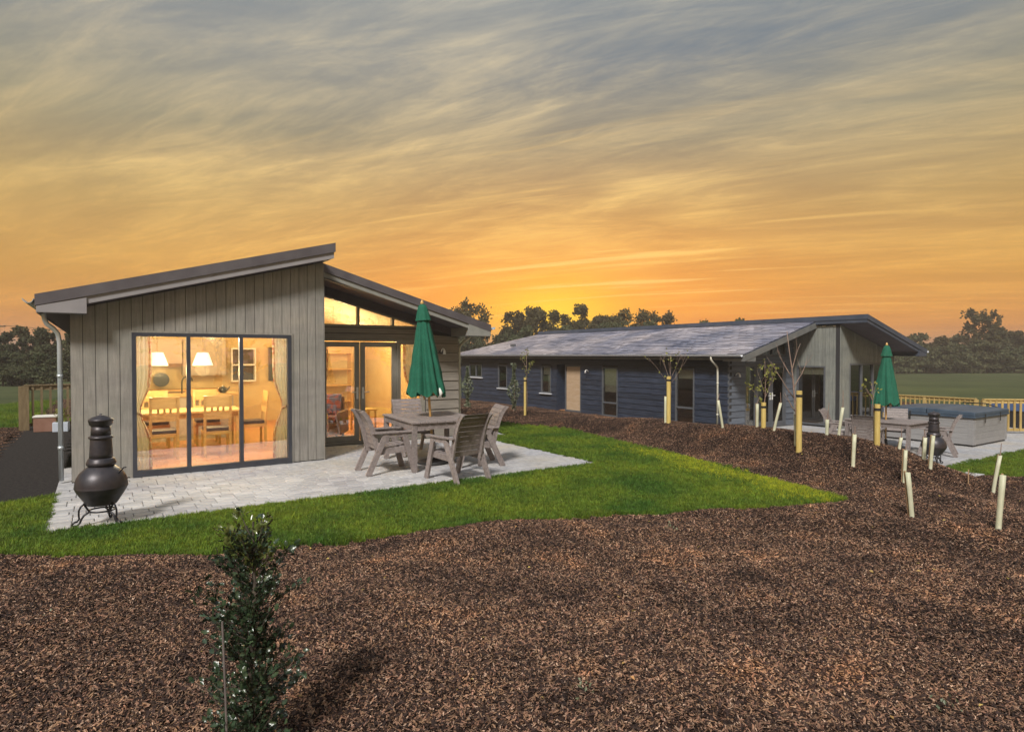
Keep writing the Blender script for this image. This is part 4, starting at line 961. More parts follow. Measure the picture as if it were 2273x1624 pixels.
for k in range(90):
    a = random.uniform(0, 6.28); r_ = random.uniform(0.01, 0.10); z = random.uniform(0.10, 0.26); q = Vector((r_ * math.cos(a), r_ * math.sin(a), z)); e = Vector((random.uniform(-1, 1), random.uniform(-1, 1), random.uniform(-0.5, 1))).normalized() * 0.05; s_ = e.cross(Vector((0.3, 0.2, 1))).normalized() * 0.014
    n_ = len(V); V += [tuple(q), tuple(q + e * 0.5 + s_), tuple(q + e), tuple(q + e * 0.5 - s_)]; F.append((n_, n_ + 1, n_ + 2, n_ + 3))
link_obj('foliage', np_mesh('foliage', V, F, Mt['leaf_yg']), t)
# framed shelf unit on the back wall
t = empty('wall_shelf', lp(0.05, 6.97, 1.1), ang, 'white framed shelf unit on the back wall right of the kitchen', 'shelf')
for z in (0.0, 0.42, 0.84): bx('shelf', Mt['white_paint'], t, -0.3, 0.3, -0.2, 0.0, z, z + 0.035)
for x in (-0.3, 0.27): bx('side', Mt['white_paint'], t, x, x + 0.03, -0.2, 0.0, 0.035, 0.84)
bx('back_panel', Mt['seatpad'], t, -0.27, 0.27, -0.02, -0.005, 0.035, 0.84)
t = empty('oak_dresser', lp(3.05, 6.5, 0.035), ang, 'tall oak dresser in the kitchen corner', 'dresser')
bx('carcass', Mt['oak'], t, -0.25, 0.25, -0.25, 0.3, 0, 2.0); bx('door', Mt['oak'], t, -0.22, 0.22, -0.27, -0.25, 0.1, 1.9, bevel=0.004); bx('door', Mt['oak'], t, -0.22, 0.22, -0.272, -0.27, 1.0, 1.02)
# lounge armchair
t = empty('wicker_armchair', lp(-0.75, 2.55, 0.035), ang + R(150), 'brown wicker armchair with tartan cushions behind the french doors', 'armchair')
bx('seat', Mt['wicker'], t, -0.36, 0.36, -0.34, 0.36, 0.10, 0.36, bevel=0.02); bx('backrest', Mt['wicker'], t, -0.36, 0.36, -0.44, -0.34, 0.10, 0.86, bevel=0.02)
for sx_ in (-1, 1): bx('arm', Mt['wicker'], t, sx_ * 0.40 - 0.05, sx_ * 0.40 + 0.05, -0.40, 0.36, 0.10, 0.58, bevel=0.02)
for sx_ in (-1, 1):
    for sy_ in (-1, 1): bx('leg', Mt['seatpad'], t, sx_ * 0.34 - 0.025, sx_ * 0.34 + 0.025, sy_ * 0.32 - 0.025, sy_ * 0.32 + 0.025, 0, 0.10)
bx('cushion', Mt['tartan'], t, -0.32, 0.32, -0.26, 0.34, 0.362, 0.48, bevel=0.03); bx('cushion', Mt['tartan'], t, -0.32, 0.32, -0.335, -0.22, 0.49, 0.92, bevel=0.03)
t = empty('side_table', lp(-1.9, 3.3, 0.035), ang, 'small dark side table in the lounge', 'table')
bx('table_top', Mt['oak'], t, -0.25, 0.25, -0.25, 0.25, 0.48, 0.51)
for sx_ in (-1, 1):
    for sy_ in (-1, 1): bx('leg', Mt['oak'], t, sx_ * 0.21 - 0.02, sx_ * 0.21 + 0.02, sy_ * 0.21 - 0.02, sy_ * 0.21 + 0.02, 0, 0.48)
t = empty('oak_bookcase', lp(-2.3, 6.7, 0.035), ang, 'oak bookcase on the lounge back wall', 'bookcase')
for z in (0.0, 0.45, 0.9, 1.35, 1.8): bx('shelf', Mt['oak'], t, -0.45, 0.45, -0.15, 0.2, z, z + 0.03)
for x in (-0.48, 0.45): bx('side', Mt['oak'], t, x, x + 0.03, -0.15, 0.2, 0, 1.83)
t = empty('wall_picture', lp(-1.0, 6.96, 1.1), ang, 'dark framed picture on the lounge back wall', 'picture')
bx('frame', Mt['seatpad'], t, -0.4, 0.4, -0.03, 0.0, 0, 0.9); bx('print', Mt['crown_mid'], t, -0.34, 0.34, -0.036, -0.032, 0.06, 0.84)

# ================================================================== patio furniture
PW = Mt['patio_wood']
def patio_table(loc, rz, label, lx=1.24, ly=1.56):
    t = empty('patio_table', loc, rz, label, 'table', 'slatted patio tables')
    n = 9; wd = lx / n
    for k in range(n):
        x0 = -lx / 2 + k * wd; bx('slat', PW, t, x0 + 0.008, x0 + wd - 0.008, -ly / 2, ly / 2, 0.742, 0.77, bevel=0.003)
    for s_ in (-1, 1):
        bx('apron', PW, t, -lx / 2 + 0.07, lx / 2 - 0.07, s_ * (ly / 2 - 0.055) - 0.02, s_ * (ly / 2 - 0.055) + 0.02, 0.645, 0.74)
        bx('apron', PW, t, s_ * (lx / 2 - 0.055) - 0.02, s_ * (lx / 2 - 0.055) + 0.02, -ly / 2 + 0.07, ly / 2 - 0.07, 0.645, 0.74)
        for q in (-1, 1):
            bx('leg', PW, t, s_ * (lx / 2 - 0.06) - 0.037, s_ * (lx / 2 - 0.06) + 0.037, q * (ly / 2 - 0.06) - 0.037, q * (ly / 2 - 0.06) + 0.037, 0.0, 0.741, bevel=0.003)
    return t
# back profile: (y, z)
BP = [(-0.215, 0.36), (-0.235, 0.46), (-0.262, 0.58), (-0.295, 0.70), (-0.335, 0.81), (-0.385, 0.90), (-0.445, 0.965)]
def patio_chair(loc, rz, label):
    c = empty('patio_chair', loc, rz, label, 'chair', 'slatted armchairs on the patios')
    hw = 0.285
    # seat slats following a slight dip
    for k in range(6):
        y = 0.245 - k * 0.083; z = 0.415 - 0.02 * math.sin(k / 5 * math.pi) - 0.006 * k
        b = MB(); b.beam((-hw + 0.045, y, z), (hw - 0.045, y, z), 0.075, 0.022); b.build('seat_slat', PW, c, bevel=0.003)
    for s_ in (-1, 1):
        b = MB(); b.beam((s_ * (hw - 0.035), 0.28, 0.365), (s_ * (hw - 0.035), -0.25, 0.335), 0.028, 0.085); b.build('seat_rail', PW, c, bevel=0.002)
        b = MB(); xx = s_ * (hw - 0.03)
        prof = [(y, z) for y, z in BP] + [(y - 0.045, z - 0.012) for y, z in reversed(BP)]
        b2 = MB(); m_ = len(BP)
        for i in range(m_ - 1):
            (y0, z0), (y1, z1) = BP[i], BP[i + 1]
            q = [(y0, z0), (y1, z1), (y1 - 0.05, z1 - 0.012), (y0 - 0.05, z0 - 0.012)]
            b2.add([(xx - 0.015, a, e) for a, e in q] + [(xx + 0.015, a, e) for a, e in q], [(0, 1, 2, 3), (7, 6, 5, 4), (0, 4, 5, 1), (2, 6, 7, 3)] + ([(0, 3, 7, 4)] if i == 0 else []) + ([(1, 5, 6, 2)] if i == m_ - 2 else []))
        b2.build('back_stile', PW, c)
        b = MB(); b.beam((s_ * hw, 0.345, 0.0), (s_ * hw, 0.175, 0.615), 0.036, 0.086, (0, 1, 0)); b.build('leg', PW, c, bevel=0.003)
        b = MB(); b.beam((s_ * hw, -0.385, 0.0), (s_ * hw, -0.10, 0.615), 0.036, 0.086, (0, 1, 0)); b.build('leg', PW, c, bevel=0.003)
        b = MB(); b.box(s_ * hw - 0.038, s_ * hw + 0.038, -0.31, 0.335, 0.615, 0.643); b.build('armrest', PW, c, bevel=0.006)
        b = MB(); b.box(s_ * hw - 0.012, s_ * hw + 0.012, -0.15, 0.24, 0.555, 0.614); b.build('arm_bearer', PW, c)
    # back slats
    pts = []; tot = 0
    L = [0]
    for i in range(len(BP) - 1): L.append(L[-1] + math.hypot(BP[i + 1][0] - BP[i][0], BP[i + 1][1] - BP[i][1]))
    def at(t_):
        for i in range(len(L) - 1):
            if t_ <= L[i + 1] + 1e-6:
                f = (t_ - L[i]) / (L[i + 1] - L[i]); return (BP[i][0] + f * (BP[i + 1][0] - BP[i][0]), BP[i][1] + f * (BP[i + 1][1] - BP[i][1]))
    nsl = 9; st = L[-1] / nsl
    for k in range(nsl):
        y0, z0 = at(k * st + 0.004); y1, z1 = at((k + 1) * st - 0.004)
        b = MB(); b.add([(x, y + o_, z) for x in (-hw + 0.01, hw - 0.01) for (y, z, o_) in ((y0, z0, 0.001), (y1, z1, 0.001), (y1, z1, 0.02), (y0, z0, 0.02))], [(0,1,2,3),(7,6,5,4),(0,4,5,1),(1,5,6,2),(2,6,7,3),(3,7,4,0)])
        b.build('back_slat', PW, c)
    return c
TC = Vector((-1.335, 10.30, 0.004))
ta = R(28.3)
table1 = patio_table(TC, ta, 'slatted grey brown patio table on the near patio')
ch = patio_chair((-1.93, 9.52, 0.004), R(-60), 'slatted armchair at the left of the near table, turned away from the front wall')
copy_tree(ch, (-0.80, 8.92, 0.004), R(43), 'slatted armchair with its back to the camera in front of the near table')
copy_tree(ch, (-0.60, 10.12, 0.004), R(108), 'slatted armchair at the lawn side of the near table, partly hidden by another')
copy_tree(ch, (-1.80, 11.25, 0.004), R(208), 'slatted armchair between the near table and the french doors')
T2 = Vector((9.40, 15.45, -0.596))
copy_tree(table1, T2, ang, 'slatted grey brown patio table on the far patio by the hot tub')
for loc, dr_, lab in (((8.55, 14.85), (0.65, 0.76), 'slatted armchair with its back turned at the near side of the far table'),
                      ((8.62, 16.2), (0.80, -0.6), 'slatted armchair at the lodge side of the far table'),
                      ((10.22, 14.85), (-0.8, 0.6), 'slatted armchair beside the far chimenea'),
                      ((10.08, 16.25), (-0.55, -0.83), 'slatted armchair between the far table and the hot tub')):
    copy_tree(ch, (loc[0], loc[1], -0.596), math.atan2(-dr_[0], dr_[1]), lab)

def parasol(loc, lean, label, spread=1.0, rz=0.0):
    u = empty('patio_parasol', loc, rz, label, 'parasol', 'closed green parasols')
    u.rotation_euler = (lean[0], lean[1], rz)
    prof = []; nz = 22
    z0, z1 = 1.17, 2.58
    for i in range(nz + 1):
        t_ = i / nz; z = z0 + (z1 - z0) * t_; r_ = (0.245 * (1 - t_) ** 0.9 + 0.05) * spread; prof.append((r_, z))
    n = 96
    def fold(a, i):
        t_ = i / nz; k = (1 - t_) ** 0.6
        return 0.34 * k * (abs(math.sin(a * 4 + 0.5 * math.sin(3 * a) + 0.25 * t_)) ** 0.8 - 0.6) + 0.07 * k * math.sin(a * 13 + 1.0 + i * 0.12) + 0.14 * k * math.cos(a - 2.9) + 0.02 * math.sin(i * 1.3 + a * 2)
    V = []; 
    for i, (r_, z) in enumerate(prof):
        for k in range(n):
            a = 2 * math.pi * k / n; rr = r_ * (1 + fold(a, i)); dz_ = 0
            if i < 4: dz_ = -(4 - i) / 4 * 0.09 * (abs(math.cos(a * 4)) - 0.2) + (4 - i) / 4 * 0.03 * math.cos(a + 2.6)
            V.append((rr * math.cos(a), rr * math.sin(a), z + dz_))
    F = [(i*n+k, i*n+(k+1)%n, (i+1)*n+(k+1)%n, (i+1)*n+k) for i in range(nz) for k in range(n)]
    link_obj('canopy', np_mesh('canopy', V, F, Mt['green_canvas'], True), u)
    # vent cap
    b = MB(); b.lathe([(0.125, 2.36), (0.108, 2.44), (0.085, 2.54), (0.06, 2.61), (0.02, 2.635)], 48, fold=lambda a, i: (0.16 * (1 - i / 4)) * (abs(math.sin(a * 4)) - 0.5), cap=False); b.build('vent_cap', Mt['green_canvas'], u, smooth=True)
    MB().lathe([(0.022, 2.62), (0.03, 2.65), (0.02, 2.68), (0.008, 2.70)], 12).build('finial', Mt['pole_wood'], u, smooth=True)
    MB().tube([(0, 0, 0.06), (0, 0, 2.6)], 0.021, 14).build('pole', Mt['pole_wood'], u, smooth=True)
    for k in range(8):
        a = k * math.pi / 4 + 0.2; b = MB(); b.beam((0.035 * math.cos(a), 0.035 * math.sin(a), 2.3), (0.12 * math.cos(a), 0.12 * math.sin(a), 1.09 + 0.03 * math.sin(k * 2.1)), 0.012, 0.016); b.build('rib', Mt['pole_wood'], u)
    b = MB(); b.tube([(0.20, -0.12, 1.24), (0.22, -0.14, 1.16), (0.20, -0.13, 1.09)], [0.012, 0.03, 0.01], 8); b.build('tie', Mt['white_tie'], u, smooth=True)
    b = MB(); b.lathe([(0.27, 0.0), (0.28, 0.02), (0.26, 0.05), (0.10, 0.075), (0.05, 0.09), (0.035, 0.28), (0.03, 0.285)], 36); bo = b.build('base', Mt['black_base'], u, smooth='auto')
    return u
parasol((-1.30, 10.25, 0.004), (R(1.0), R(-3.9), 0), 'closed green parasol standing through the near patio table')
parasol((9.38, 15.5, -0.596), (0, R(0.5), 0), 'closed green parasol standing through the far patio table', 0.92, 0.9)

def chimenea(loc, rz, label):
    c = empty('chimenea', loc, rz, label, 'chimenea', 'cast iron chimeneas')
    I = Mt['iron']
    prof = [(0.06, 0.205), (0.135, 0.212), (0.165, 0.235), (0.195, 0.28), (0.225, 0.325), (0.25, 0.365), (0.262, 0.392), (0.266, 0.400), (0.262, 0.408), (0.262, 0.42), (0.258, 0.45), (0.245, 0.50), (0.215, 0.55), (0.17, 0.59), (0.125, 0.615), (0.115, 0.622)]
    MB().lathe([(r_ * 0.92 if r_ > 0.14 else r_, z_) for r_, z_ in prof], 48).build('bowl', I, c, smooth=True)
    MB().lathe([(0.118, 0.620), (0.134, 0.632), (0.138, 0.655), (0.130, 0.668), (0.124, 0.69), (0.112, 0.705)], 40).build('collar', I, c, smooth=True)
    MB().lathe([(0.108, 0.70), (0.106, 0.75), (0.098, 0.905), (0.097, 0.91)], 40).build('flue', I, c, smooth=True)
    MB().lathe([(0.10, 0.905), (0.112, 0.912), (0.113, 0.928), (0.102, 0.935), (0.094, 0.945)], 40).build('flue_ring', I, c, smooth=True)
    MB().lathe([(0.093, 0.94), (0.088, 1.045)], 40).build('upper_flue', I, c, smooth=True)
    MB().lathe([(0.088, 1.04), (0.104, 1.055), (0.112, 1.095), (0.116, 1.10), (0.112, 1.112), (0.08, 1.135), (0.03, 1.15), (0.012, 1.153), (0.014, 1.165), (0.004, 1.172)], 40).build('rain_cap', I, c, smooth=True)
    # mouth with mesh door, on the +x side
    b = MB(); b.tube([(0.235, 0, 0.50), (0.275, 0, 0.50)], 0.085, 24); dr_ = b.build('door', Mt['iron_stand'], c, smooth='auto')
    dr_.rotation_euler = (0, R(-12), 0); dr_.location = (-0.12, 0, 0.05)
    b = MB(); pts = [(0.285, 0.07 * math.cos(a), 0.50 + 0.07 * math.sin(a)) for a in np.linspace(0, 2 * math.pi, 20)]; b.tube(pts, 0.008, 6); b.build('door_ring', I, dr_, smooth=True)
    b = MB()
    for k in range(-3, 4): hh = math.sqrt(max(0, 0.065 ** 2 - (k * 0.018) ** 2)); b.tube([(0.279, k * 0.018, 0.50 - hh), (0.279, k * 0.018, 0.50 + hh)], 0.003, 5)
    b.build('door_bars', I, dr_)
    MB().tube([(0.22, 0.0, 0.55), (0.255, 0.0, 0.585), (0.28, 0.0, 0.61), (0.31, 0.0, 0.615)], 0.007, 8).build('door_handle', Mt['iron_stand'], c, smooth=True)
    S = Mt['iron_stand']
    for k in range(3):
        a = R(90 + 120 * k + 25); ca, sa = math.cos(a), math.sin(a)
        P = lambda r_, z, o=0: (0.9 * r_ * ca - o * sa, 0.9 * r_ * sa + o * ca, z)
        b = MB()
        b.tube([P(0.155, 0.255), P(0.175, 0.235), P(0.165, 0.215), P(0.15, 0.19), P(0.135, 0.165), P(0.115, 0.145), P(0.14, 0.135), P(0.175, 0.115), P(0.20, 0.08), P(0.215, 0.045), P(0.24, 0.018), P(0.275, 0.014), P(0.292, 0.035), P(0.27, 0.055), P(0.235, 0.062)], 0.0105, 8)
        b.tube([P(0.17, 0.235), P(0.205, 0.21), P(0.225, 0.17), P(0.226, 0.12), P(0.222, 0.085), P(0.235, 0.068)], 0.0095, 8)
        b.build('leg', S, c, smooth=True)
    b = MB(); pts = [(0.118 * math.cos(a), 0.118 * math.sin(a), 0.15) for a in np.linspace(0, 2 * math.pi, 32)]; b.tube(pts, 0.009, 8); b.build('stand_ring', S, c, smooth=True)
    return c
ch1 = chimenea((-4.36, 6.55, 0.0), R(-12), 'dark cast iron chimenea at the left corner of the near patio')
copy_tree(ch1, (9.22, 13.5, -0.6), R(20), 'dark cast iron chimenea beside the far patio table')

# ------------------------------------------------------------------ hot tub
t = empty('hot_tub', (11.96 - 0.0, 16.0, -0.596), ang, 'grey hot tub with dark blue cover on the far patio', 'hot tub')
L_ = 2.2
bx('plinth', Mt['black_base'], t, 0.03, L_ - 0.03, 0.03, L_ - 0.03, 0, 0.05)
for k in range(5):
    z = 0.05 + k * 0.148
    for nm, r_ in (('side_panel', (0.13, L_ - 0.13, 0.0, 0.03)), ('side_panel', (0.0, 0.03, 0.13, L_ - 0.13)), ('side_panel', (L_ - 0.03, L_, 0.13, L_ - 0.13)), ('side_panel', (0.13, L_ - 0.13, L_ - 0.03, L_))):
        bx(nm, Mt['tub'], t, r_[0], r_[1], r_[2], r_[3], z + 0.002, z + 0.146)
for x in (0, L_):
    for y in (0, L_):
        b = MB(); sx_ = -1 if x == 0 else 1; sy_ = -1 if y == 0 else 1
        cx_ = x - sx_ * 0.065; cy_ = y - sy_ * 0.065
        b.box(cx_ - 0.068, cx_ + 0.068, cy_ - 0.068, cy_ + 0.068, 0.05, 0.79)
        for k in range(3):
            b.box(cx_ - 0.05 + k * 0.04, cx_ - 0.03 + k * 0.04, cy_ + sy_ * 0.068, cy_ + sy_ * 0.074, 0.05, 0.79); b.box(cx_ + sx_ * 0.068, cx_ + sx_ * 0.074, cy_ - 0.05 + k * 0.04, cy_ - 0.03 + k * 0.04, 0.05, 0.79)
        b.build('corner_post', Mt['tub'], t)
b = MB(); b.box(0.04, L_ - 0.04, 0.04, L_ - 0.04, 0.05, 0.78); b.build('shell', Mt['black_base'], t)
b = MB()
def cov(y0, y1, z0, z1):
    b.add([(-0.04, y0, 0.80), (L_ + 0.04, y0, 0.80), (L_ + 0.04, y1, 0.80), (-0.04, y1, 0.80), (-0.03, y0, z0), (L_ + 0.03, y0, z0), (L_ + 0.03, y1, z1), (-0.03, y1, z1)], [(0,3,2,1),(4,5,6,7),(0,1,5,4),(1,2,6,5),(2,3,7,6),(3,0,4,7)])
cov(-0.04, L_ / 2 - 0.01, 0.90, 0.95); cov(L_ / 2 + 0.01, L_ + 0.04, 0.95, 0.90)
b.build('cover', Mt['tub_cover'], t, bevel=0.02)
b = MB(); b.box(-0.045, L_ + 0.045, -0.045, L_ + 0.045, 0.745, 0.80); b.build('cover_skirt', Mt['tub_cover'], t, bevel=0.01)
for q in ((0.0, 0.8), (0.0, 1.5)): bx('cover_strap', Mt['strap'], t, -0.055, -0.046, q[1] - 0.02, q[1] + 0.02, 0.60, 0.84)
for q in (0.6, 1.6): bx('cover_strap', Mt['strap'], t, q - 0.02, q + 0.02, -0.055, -0.046, 0.60, 0.84)
MB().tube([(L_ + 0.06, 0.1, 0.60), (L_ + 0.08, 0.1, 0.86), (L_ + 0.08, 0.5, 1.0), (L_ + 0.08, 1.1, 1.0)], 0.016, 8).build('cover_lifter', Mt['strap'], t, smooth=True)

# ------------------------------------------------------------------ fences
def baluster_fence(name, A, Bp, z, h, m, label, posts=2, gap=0.14, bw=0.035, pw=0.10):
    A = Vector((A[0], A[1], z)); Bp = Vector((Bp[0], Bp[1], z)); d = Bp - A; L = d.length; a = math.atan2(d.y, d.x)
    t = empty(name, A, a, label, 'fence')
    bx('top_rail', m, t, 0, L, -0.06, 0.06, h, h + 0.035, bevel=0.004); bx('upper_rail', m, t, pw / 2, L - pw / 2, -0.02, 0.02, h - 0.10, h - 0.003)
    bx('lower_rail', m, t, pw / 2, L - pw / 2, -0.02, 0.02, 0.08, 0.16)
    for k in range(posts):
        x = k * L / (posts - 1); bx('post', m, t, x - pw / 2, x + pw / 2, -pw / 2, pw / 2, -0.1, h - 0.002)
    n = int(L / gap); me = MB().box(-bw / 2, bw / 2, -0.045, -0.0205, 0.0, h - 0.10).mesh('baluster', m)
    for k in range(1, n): link_obj('baluster', me, t, (k * L / n, 0, 0.08))
    return t
baluster_fence('deck_fence', (12.85, 21.6), (14.35, 19.1), -0.6, 1.02, Mt['fence_new'], 'yellow timber balustrade running behind the hot tub', 3)
baluster_fence('deck_fence', (14.45, 18.95), (20.4, 18.2), -0.6, 1.02, Mt['fence_new'], 'yellow timber balustrade to the right of the hot tub', 4, 0.17, 0.06)
pa = lp(5.25, 8.35); pb = lp(3.6, 8.35)
pa = (-11.65, 14.75); pb = (-9.2, 16.6)
baluster_fence('side_fence', pa, pb, 0.0, 1.05, Mt['fence_old'], 'brown timber balustrade across the end of the side path', 2, 0.17, 0.05, 0.20)
t = empty('planter_box', (-11.0, 14.6, 0), 0.5, 'terracotta coloured planter box with pale rim on the side path', 'planter')
bx('box', Mt['planter'], t, -0.22, 0.22, -0.2, 0.2, 0, 0.34, bevel=0.01); bx('rim', Mt['white_paint'], t, -0.235, 0.235, -0.215, 0.215, 0.342, 0.37)
t = empty('white_planter', (-10.62, 14.55, 0), 0.5, 'pale blue planter with a green plant on the side path', 'planter')
bx('box', Mt['pale_box'], t, -0.15, 0.15, -0.15, 0.15, 0, 0.22, bevel=0.01)
V = []; F = []
for k in range(160):
    a = random.uniform(0, 6.28); r_ = random.uniform(0.01, 0.14); q = Vector((r_ * math.cos(a), r_ * math.sin(a), random.uniform(0.2, 0.52))); e = Vector((random.uniform(-1, 1), random.uniform(-1, 1), random.uniform(0, 1))).normalized() * 0.09; s_ = e.cross(Vector((0.3, 0.2, 1))).normalized() * 0.02
    n_ = len(V); V += [tuple(q), tuple(q + e * 0.5 + s_), tuple(q + e), tuple(q + e * 0.5 - s_)]; F.append((n_, n_ + 1, n_ + 2, n_ + 3))
link_obj('foliage', np_mesh('foliage', V, F, Mt['leaf_yg']), t)
t = empty('covered_box', (17.2, 20.8, -0.6), 0.3, 'blue covered garden box beyond the right balustrade', 'box')
bx('box', Mt['black_base'], t, -0.8, 0.8, -0.5, 0.5, 0, 0.55); bx('cover', Mt['blue_cover'], t, -0.85, 0.85, -0.55, 0.55, 0.55, 0.85, bevel=0.03)

# ================================================================== planting
def leaf_mesh(pts, size, m, name, seed=0, up=0.3, wd=0.35):
    r = random.Random(seed); V = []; F = []
    for q in pts:
        q = Vector(q); e = Vector((r.uniform(-1, 1), r.uniform(-1, 1), r.uniform(-0.6, 1) + up)).normalized() * size * r.uniform(0.7, 1.25)
        s_ = e.cross(Vector((r.uniform(-1, 1), r.uniform(-1, 1), r.uniform(-1, 1)))); 
        if s_.length < 1e-6: continue
        s_ = s_.normalized() * size * wd; nrm = e.cross(s_).normalized() * size * 0.12
        n_ = len(V); V += [tuple(q), tuple(q + e * 0.5 + s_ + nrm), tuple(q + e), tuple(q + e * 0.5 - s_ + nrm)]; F += [(n_, n_ + 1, n_ + 2), (n_, n_ + 2, n_ + 3)]
    return np_mesh(name, V, F, m)
def bare_branches(b, base, top, r0, spec, seed, twig_r=0.0035):
    r = random.Random(seed); tips = []
    base = Vector(base); top = Vector(top); ax = top - base
    path = [base + ax * t_ + Vector((r.gauss(0, 0.012), r.gauss(0, 0.012), 0)) * (1 if 0 < t_ < 1 else 0) for t_ in np.linspace(0, 1, 7)]
    b.tube(path, [r0 * (1 - 0.75 * k / 6) for k in range(7)], 6); tips.append(path[-1])
    for (t_, az, spread, ln) in spec:
        p0 = base + ax * t_; dr_ = Vector((math.cos(az) * spread, math.sin(az) * spread, 1)).normalized()
        pts = [p0]; d_ = dr_.copy()
        for k in range(4): d_ = (d_ + Vector((r.gauss(0, 0.08), r.gauss(0, 0.08), 0.10))).normalized(); pts.append(pts[-1] + d_ * ln / 4)
        b.tube(pts, [r0 * 0.45, r0 * 0.38, r0 * 0.3, r0 * 0.22, twig_r * 0.6], 5); tips += pts[1:]
        for j in range(2):
            q = pts[2 + j]; d2 = (d_ + Vector((r.uniform(-0.8, 0.8), r.uniform(-0.5, 0.5), r.uniform(0, 0.4)))).normalized()
            b.tube([q, q + d2 * ln * 0.25, q + d2 * ln * 0.42 + Vector((0, 0, 0.02))], [twig_r, twig_r * 0.8, twig_r * 0.4], 4); tips += [q + d2 * ln * 0.25, q + d2 * ln * 0.42]
    return tips
def stake(base, top_z, w_, label):
    h = top_z - base.z
    s = empty('tree_stake', base, random.uniform(-0.3, 0.3), label, 'stake', 'softwood stakes holding young trees')
    MB().lathe([(w_, -0.1), (w_, h)], 12).build('post', Mt['stake'], s, smooth='auto')
    MB().lathe([(w_ + 0.004, h - 0.10), (w_ + 0.006, h - 0.06)], 12).build('strap', Mt['strap'], s)
    return s
def z_at(Y, py): return CAM_H - (py - 788) * Y / FPX
def young_tree(px, pbase, ptop, spec, m_leaf, nleaf, label, lean=0.0, r0=0.014, seed=1, off=(0.05, 0.08)):
    g = ground_at(px, pbase); Y = g.y + off[1]; X = g.x + off[0]; zt = z_at(Y, ptop)
    gz = float(terr(X, Y)); t = empty('young_tree', (X, Y, gz), 0, label, 'young tree')
    b = MB(); H_ = zt - gz
    tips = bare_branches(b, (0, 0, -0.05), (lean, 0, H_), r0, spec, seed); b.build('trunk', Mt['twig'], t, smooth=True)
    if nleaf:
        r = random.Random(seed); P = [tips[r.randrange(len(tips))] + Vector((r.gauss(0, 0.03), r.gauss(0, 0.03), r.gauss(0, 0.03))) for _ in range(nleaf)]
        link_obj('leaves', leaf_mesh(P, 0.055, m_leaf, 'leaves', seed), t)
    return g
P_ = math.pi
# (photo x, foot y, top y)
g = young_tree(1165, 922, 775, [(0.62, 0.2, 0.5, 0.35), (0.70, 3.0, 0.5, 0.4), (0.8, 1.5, 0.4, 0.3), (0.55, 4.4, 0.5, 0.3)], Mt['leaf_yg'], 110, 'leafy young tree tied to the farthest stake on the mound', seed=2)
stake(g, z_at(g.y, 838), 0.036, 'short stake at the far left end of the mound beside a leafy sapling')
g = young_tree(1484, 938, 790, [(0.58, 0.1, 0.9, 0.75), (0.56, 3.2, 0.9, 0.8), (0.62, 2.4, 0.35, 0.6), (0.64, 0.8, 0.5, 0.6), (0.68, 4.4, 0.4, 0.5)], Mt['leaf_yg'], 30, 'bare forked young tree in front of the dark blue wall', seed=3, r0=0.012)
stake(g, z_at(g.y, 835), 0.045, 'stake in front of the dark blue wall holding a forked bare sapling')
g = young_tree(1774, 1003, 735, [(0.45, 3.2, 0.75, 0.7), (0.52, 0.1, 0.6, 0.6), (0.62, 2.8, 0.6, 0.5), (0.66, 0.5, 0.45, 0.5), (0.34, 3.3, 1.0, 0.35)], None, 0, 'tall bare young tree with reddish twigs on the crest of the mound', lean=-0.22, seed=5, r0=0.022)
stake(g, z_at(g.y, 867), 0.045, 'thick yellow stake on the crest of the mound')
g = young_tree(1695, 950, 800, [(0.35, 3.2, 0.9, 0.45), (0.45, 0.2, 0.5, 0.5), (0.5, 3.0, 0.35, 0.5), (0.6, 1.0, 0.4, 0.4)], Mt['leaf_yg'], 120, 'young tree with yellowing leaves in front of the far french doors', seed=7, r0=0.012)
stake(g, z_at(g.y, 893), 0.042, 'stake in front of the far french doors')
g = young_tree(1948, 988, 850, [(0.7, 3.0, 0.5, 0.25), (0.75, 0.3, 0.4, 0.2)], Mt['leaf_yg'], 26, 'sapling with two yellow leaves in front of the far parasol', seed=9, lean=-0.1)
stake(g, z_at(g.y, 897), 0.042, 'stake in front of the far patio table')
guards = [ (1477, 938, 1477, 880, 'pale guard standing against the stake before the dark blue wall', 0),
 (1554, 938, 1554, 886, 'pale guard standing alone before the last dark blue window', 1), (1586, 941, 1592, 890, 'pale leaning guard behind the far downpipe', 0),
 (1605, 950, 1594, 888, 'pale guard leaning left in front of the far downpipe', 1), (1646, 943, 1646, 904, 'short yellowish guard by the lamp wall of the far lodge', 0),
 (1681, 948, 1681, 896, 'pale guard left of the leafy sapling by the far doors', 1), (1718, 956, 1733, 894, 'pale guard leaning right beside the far doors', 1),
 (1767, 990, 1767, 921, 'pale guard tight against the thick yellow stake', 0), (1836, 966, 1837, 931, 'short pale guard with a twig below the tall far window', 1),
 (1862, 967, 1871, 904, 'pale guard leaning right in front of the far table', 1), (1895, 1035, 1898, 964, 'pale guard alone on the near slope of the mound', 1),
 (1944, 984, 1943, 915, 'pale guard beside the stake before the far table', 0), (1997, 997, 2002, 971, 'short pale guard behind the crest before the far table', 1),
 (2052, 1021, 2055, 971, 'pale guard left of the far chimenea', 1), (2067, 1040, 2073, 967, 'pale guard standing in front of the far chimenea', 0),
 (2009, 1073, 2012, 999, 'pale guard on the mound directly behind a leaning one', 1), (2028, 1149, 2017, 1049, 'tall pale guard leaning left at the foot of the mound', 0),
 (2207, 1093, 2222, 1011, 'pale guard leaning right at the edge of the far grass', 1), (2220, 1176, 2229, 1055, 'tall pale guard at the right end of the mound', 0)]
